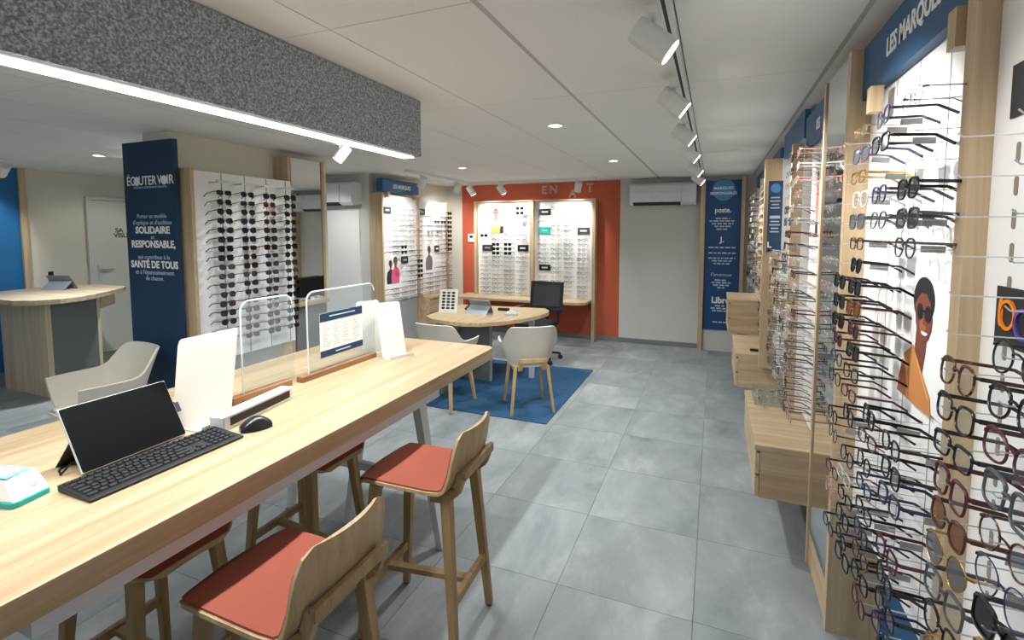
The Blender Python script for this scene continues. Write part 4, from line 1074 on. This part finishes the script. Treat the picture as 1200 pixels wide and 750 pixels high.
def fill_far(t, face, pl, cols, rows, skip, rod=.13, dark=(), where=None):
    pegs(t, [((u, pl, z) if face == '-Y' else (pl, u, z)) for u in cols for z in rows if not skip(u, z)], face, rod, .002)
    for ci, u in enumerate(cols):
        for k, z in enumerate(rows):
            if skip(u, z): continue
            st, co, le = pick(rg)
            if (ci, k) in dark: st, co, le = 'square', 'black', 'lens_dark'
            d = rod + .005
            at = (u, pl - d, z) if face == '-Y' else (pl + d, u, z)
            if where and (EYEN() < 296 or le == 'lens_dark'): put_glasses(st, co, le, at, {'-Y': 0, '+X': PI / 2}[face], f'{ORD[k]} row of the {cn[ci]} column {where}', 'eyewear ' + where, False)
            else: BULK.put(st, co, le, at, {'-Y': 0, '+X': PI / 2}[face])
rowsA = [1.93 - .0705 * k for k in range(18)]
fill_far(la, '+X', -4.05, [5.335, 5.525, 5.715, 5.905], rowsA, lambda u, z: (u < 5.65 and .92 < z < 1.36) or (u < 5.4 and z > 1.87) or (5.6 < u < 5.8 and 1.17 < z < 1.33), dark={(1, 7), (1, 8), (1, 9), (3, 10), (3, 11), (3, 12), (3, 13), (0, 14), (1, 14)}, where='below the small blue sign')
fill_far(lb, '+X', -4.05, [6.18, 6.37, 6.56, 6.75], rowsA, lambda u, z: (u < 6.5 and 1.04 < z < 1.45) or (u < 6.25 and z > 1.87) or (6.5 < u < 6.65 and 1.30 < z < 1.45), dark={(3, k) for k in range(0, 9)} | {(1, 2), (2, 2), (1, 12)}, where='on the left corner board')
def plate(label, face, pl, u0, u1, z0, z1, m, mark=True, mm_='text_white'):
    t = thing('brand_plate', label, 'plate', on_face(face, pl, (u0 + u1) / 2, z0, 0))
    flat('plate_body', rect(u0, u1, z0, z1), face, pl, .0005, m, t, .012)
    if mark:
        w = (u1 - u0) * .27; c_ = (u0 + u1) / 2; zz = (z0 + z1) / 2
        flat('plate_mark', rect(c_ - w, c_ + w, zz - .012, zz + .012), face, pl, .0129, mm_, t)
plate('small black brand plate at the top of the left board, under the blue sign', '+X', -4.05, 5.26, 5.42, 1.885, 1.975, 'plate', True, 'groove')
plate('small black brand plate at mid height on the left board, beside the woman in pink', '+X', -4.05, 5.64, 5.79, 1.20, 1.30, 'plate', True, 'groove')
plate('small black brand plate at the top of the left corner board', '+X', -4.05, 6.10, 6.24, 1.89, 1.98, 'plate', True, 'groove')
plate('small black and white brand plate above the man in grey on the left corner board', '+X', -4.05, 6.50, 6.63, 1.33, 1.43, 'plate', True, 'white')
def person_print(t, face, pl, u, z0, h, top, skin, flip=1, hair='hair_black'):
    """flat printed half-length figure: shoulders, torso, neck, head"""
    k = h / .40
    flat('print_torso', [(u + a * k * flip, z0 + b * k) for a, b in ((-.095, 0), (.085, 0), (.10, .11), (.085, .20), (.035, .235), (-.03, .235), (-.085, .19), (-.105, .09))][::flip], face, pl, .0006, top, t)
    flat('print_neck', [(u + a * k, z0 + b * k) for a, b in ((-.022, .22), (.022, .22), (.02, .27), (-.02, .27))], face, pl, .0010, skin, t)
    flat('print_hair', ell(u, z0 + .335 * k, .047 * k, .058 * k, 16), face, pl, .0014, hair, t)
    flat('print_head', ell(u + .006 * k * flip, z0 + .315 * k, .038 * k, .052 * k, 16), face, pl, .0020, skin, t)
    flat('print_glasses', rect(u - .03 * k, u + .034 * k, z0 + .320 * k, z0 + .334 * k), face, pl, .0028, 'plate', t)
mat('top_pink', 'd0587e', .7); mat('top_grey', '6e6a6c', .7); mat('top_rose', 'd3a08e', .7); mat('top_yellow', 'd0ab62', .7)
po = thing('poster', 'poster of two people in pink and black on the left wall board', 'poster', (-4.05, 5.47, .94))
person_print(po, '+X', -4.05, 5.40, .94, .33, 'plate', 'skin_brown'); person_print(po, '+X', -4.047, 5.505, .94, .37, 'top_pink', 'skin_light')
po = thing('poster', 'poster of a bald man in a grey jacket on the left corner board', 'poster', (-4.05, 6.36, 1.06))
person_print(po, '+X', -4.05, 6.35, 1.06, .38, 'top_grey', 'skin_brown', hair='skin_brown')

# far-left reception counter
rc = thing('reception_counter', 'high timber reception counter with a rounded top and grey side, at far left', 'counter', (-6.5, 2.9, 0))
pts = [(-7.25, 2.95), (-7.15, 2.66), (-6.85, 2.50), (-6.41, 2.43), (-6.12, 2.44), (-5.93, 2.52), (-5.85, 2.68), (-5.87, 2.85), (-5.97, 3.02), (-6.15, 3.25), (-6.36, 3.49), (-6.50, 3.60), (-7.1, 3.60), (-7.25, 3.40)]
obj('countertop', MB().prism(pts, .952, 1.0), 'grey_oak' + 'X', rc, bevel=.003)
for k in range(5):
    x0 = -6.91 + .166 * k; obj('front_panel', MB().box(x0 + .001, x0 + .165, 2.655, 2.70, 0, .951), 'grey_oak' + 'Z', rc)
obj('grey_side', MB().box(-6.12, -6.08, 2.702, 3.08, 0, .951), 'grey_panel', rc)
obj('timber_edge', MB().box(-6.125, -6.075, 3.081, 3.11, 0, .951), 'grey_oak' + 'Z', rc)
obj('side_panel', MB().box(-6.91, -6.88, 2.702, 3.30, 0, .951), 'grey_oak' + 'Z', rc)
obj('apron', MB().prism([(-6.85, 3.45), (-6.35, 3.40), (-6.08, 3.13), (-6.10, 3.115), (-6.42, 3.34), (-6.85, 3.37)], .83, .951), 'grey_oak' + 'X', rc)
small_tablet('grey tablet on its kickstand on the reception counter', -6.86, 3.20, 1.0, PI + .35, .27, .18)
ph = thing('cordless_phone', 'black cordless phone upright in its base on the reception counter', 'phone', (-7.03, 3.14, 1.0), .4)
obj('phone_base', MB().rbox(-.05, .05, -.05, .05, 0, .03, .02), 'black', ph, False, bevel=.004)
obj('handset', MB().bar((0, .01, .025), (-.02, .03, .19), .05, .026, .046, .022, (0, 1, 0)), 'black', ph, False, bevel=.005)

# ================================================================== BACK WALL
bd = thing('eyewear_display', 'wide two-bay eyewear display with a timber shelf on the orange wall', 'display', (-2.6, 7.1, 0))
YF = 7.10
for x0, x1 in ((-3.585, -2.665), (-2.605, -1.685)): obj('board', MB().box(x0, x1, YF, YB - .008, .63, 2.11), 'board', bd)
for x0, x1, z0 in ((-3.63, -3.586, .63), (-2.664, -2.606, .63), (-1.684, -1.635, 0)): obj('post', MB().box(x0, x1, 7.03, YB - .022, z0, 2.13), 'wood' + 'Z', bd)
obj('top_rail', MB().box(-3.585, -1.685, 7.05, YB - .008, 2.111, 2.13), 'wood' + 'X', bd)
obj('shelf', MB().prism(rrect(-3.82, -1.686, 6.66, YB - .022, [.16, 0, 0, .02], 8), .592, .629), 'wood' + 'X', bd, bevel=.002)
colsB1, colsB2 = [-3.42, -3.215, -3.01, -2.805], [-2.44, -2.235, -2.03, -1.825]
rowsB = [2.0 - .0695 * k for k in range(20)]
inr = lambda u, z, L: any(a - .08 < u < b + .08 and c - .03 < z < d + .03 for a, b, c, d in L)
P1 = [(-3.52, -3.15, 1.62, 2.04), (-3.47, -3.36, 1.34, 1.43), (-2.86, -2.75, 1.34, 1.43), (-3.06, -2.95, 1.91, 2.0)]
P2 = [(-2.49, -2.39, 1.90, 1.99), (-2.49, -2.39, 1.61, 1.71), (-1.88, -1.77, 1.61, 1.70), (-2.49, -2.39, 1.05, 1.13)]
fill_far(bd, '-Y', YF, colsB1, rowsB, lambda u, z: inr(u, z, P1), dark={(1, 8), (2, 8), (1, 9), (2, 9), (1, 10), (2, 10), (0, 6), (3, 0), (3, 1)}, where='in the left orange wall bay')
fill_far(bd, '-Y', YF, colsB2, rowsB, lambda u, z: inr(u, z, P2), where='in the right orange wall bay')
BX_ = 'on the orange wall display'
plate('grey brand plate beside the man in pink ' + BX_, '-Y', YF, -3.10, -2.92, 1.905, 2.0, mat('plate_grey', '8b939b', .5))
plate('wide black brand plate below the man in pink ' + BX_, '-Y', YF, -3.51, -3.325, 1.335, 1.432, 'plate', True, 'groove')
plate('black and white brand plate right in the first bay ' + BX_, '-Y', YF, -2.89, -2.715, 1.335, 1.435, 'black', True, 'white')
plate('black brand plate at the top of the second bay ' + BX_, '-Y', YF, -2.53, -2.345, 1.90, 1.995, 'black', True, 'text_light')
plate('turquoise brand plate in the second bay ' + BX_, '-Y', YF, -2.53, -2.345, 1.61, 1.715, 'teal', True, 'teal_light')
plate('charcoal brand plate at the right of the second bay ' + BX_, '-Y', YF, -1.92, -1.735, 1.61, 1.705, mat('plate_char', '45484b', .5), True, 'white')
plate('black brand plate low in the second bay ' + BX_, '-Y', YF, -2.53, -2.345, 1.045, 1.135, 'black', True, 'text_light')
po = thing('poster', 'pale poster of a man in pink and yellow on the orange wall display', 'poster', (-3.33, YF, 1.62))
flat('sheet', rect(-3.53, -3.13, 1.62, 2.05), '-Y', YF, .0004, 'print_grey', po)
person_print(po, '-Y', YF - .002, -3.27, 1.62, .40, 'top_rose', 'skin_light')
flat('print_shirt', [(-3.365, 1.62), (-3.20, 1.62), (-3.205, 1.72), (-3.36, 1.72)], '-Y', YF - .003, .0010, 'top_yellow', po)
flat('print_bag', [(-3.20, 1.62), (-3.14, 1.62), (-3.14, 1.73), (-3.19, 1.73)], '-Y', YF - .003, .0016, 'plate', po)
th = thing('thermostat', 'small white square thermostat on the orange wall', 'thermostat', (-3.75, YB - .006, 1.47))
obj('casing', MB().box(-3.815, -3.69, YB - .03, YB - .0065, 1.475, 1.605), 'white', th, bevel=.004)
obj('display', MB().box(-3.785, -3.72, YB - .0325, YB - .0302, 1.54, 1.58), 'black', th)
for s, x, z, sz, l in (('E', -2.485, 2.285, .17, 'left one of the EN pair'), ('N', -2.33, 2.288, .17, 'right one of the EN pair'), ('A', -2.03, 2.215, .16, 'lower one beside the spotlight'), ('T', -1.76, 2.30, .17, 'last one toward the air conditioner')):
    o = text(s, sz, (x, YB - .012, z), '-Y', None, 'text_white', 0, outline=.0035, name='wall_letter')
    tag(o, f'white outlined letter {s} on the orange wall, {l}', 'letter', None)
# blue pillar board
bp = thing('pillar_board', 'tall blue board with white lettering in timber posts, in the back right corner', 'panel', (.1, 7.12, 0))
obj('board', MB().box(-.128, .318, 7.10, 7.17, .30, 2.335), 'pillar_blue', bp)
obj('post', MB().box(-.19, -.13, 7.06, 7.178, 0, 2.37), 'wood' + 'Z', bp)
obj('post', MB().box(.32, .365, 7.06, 7.178, 0, 2.37), 'wood' + 'Z', bp)
obj('lower_board', MB().box(-.128, .318, 7.12, 7.17, .0, .298), 'wall_cool', bp)
flat('emblem_disc', ell(.10, 2.205, .145, .145, 26), '-Y', 7.10, .0004, mat('emblem_blue', '4f83b8', .6), bp)
zz = lambda y: 1.65 - (y - 271.5) / 86.5
def pline(s, y, size, fit, bold=0, m='text_white'): text(s, size, (.095, 7.0975, zz(y)), '-Y', bp, m, bold, fit=fit, depth=.0006)
pline('MARQUES', 221.5, .05, .24, .0012); pline('RESPONSABLES', 227.5, .05, .33, .0012)
pline('poste.', 247, .095, .20, .002); pline('J.', 281.5, .10, .06, .002); pline('Libre', 353, .12, .23, .004); pline("l'avenue", 322.5, .06, .26, .0005, 'text_light')
rg = random.Random(2)
for y, w in ((256.5, .18), (259.5, .33), (262.7, .27), (265.8, .2), (269, .15), (303, .34), (306.2, .25), (309.5, .2), (329, .16), (332, .24), (335, .2), (338, .09), (359.5, .14), (362.5, .25), (365.5, .21), (379, .19), (290.5, .34), (297, .34)):
    u = .095 - w / 2
    while u < .095 + w / 2 - .01:
        d = min(rg.uniform(.03, .07), .095 + w / 2 - u)
        flat('printed_line', rect(u, u + d, zz(y) - .009, zz(y) + .009), '-Y', 7.10, .0004, 'text_light', bp); u += d + .014
# ------------------------------------------------------------------ all the far frames beyond the three hundred nearest
bo = obj('eyeglasses', BULK.b, BULK.m, None, kind='stuff')
tag(bo, 'rows of small eyeglass frames filling the far display boards of the shop', 'eyeglasses')
bpy.context.view_layer.update()
for o, w in FIT:
    if o.dimensions.x > 0: o.scale.x = w / o.dimensions.x * o.scale.x
bpy.context.view_layer.update()
dg = bpy.context.evaluated_depsgraph_get()
for o in [o for o in bpy.data.objects if o.type == 'FONT']:          # lettering becomes plain mesh
    me = bpy.data.meshes.new_from_object(o.evaluated_get(dg)); nm = o.name.split('.')[0]
    q = bpy.data.objects.new(nm, me); C.objects.link(q)
    q.parent = o.parent; q.location = o.location; q.rotation_euler = o.rotation_euler; q.scale = o.scale
    for k in o.keys(): q[k] = o[k]
    bpy.data.objects.remove(o)
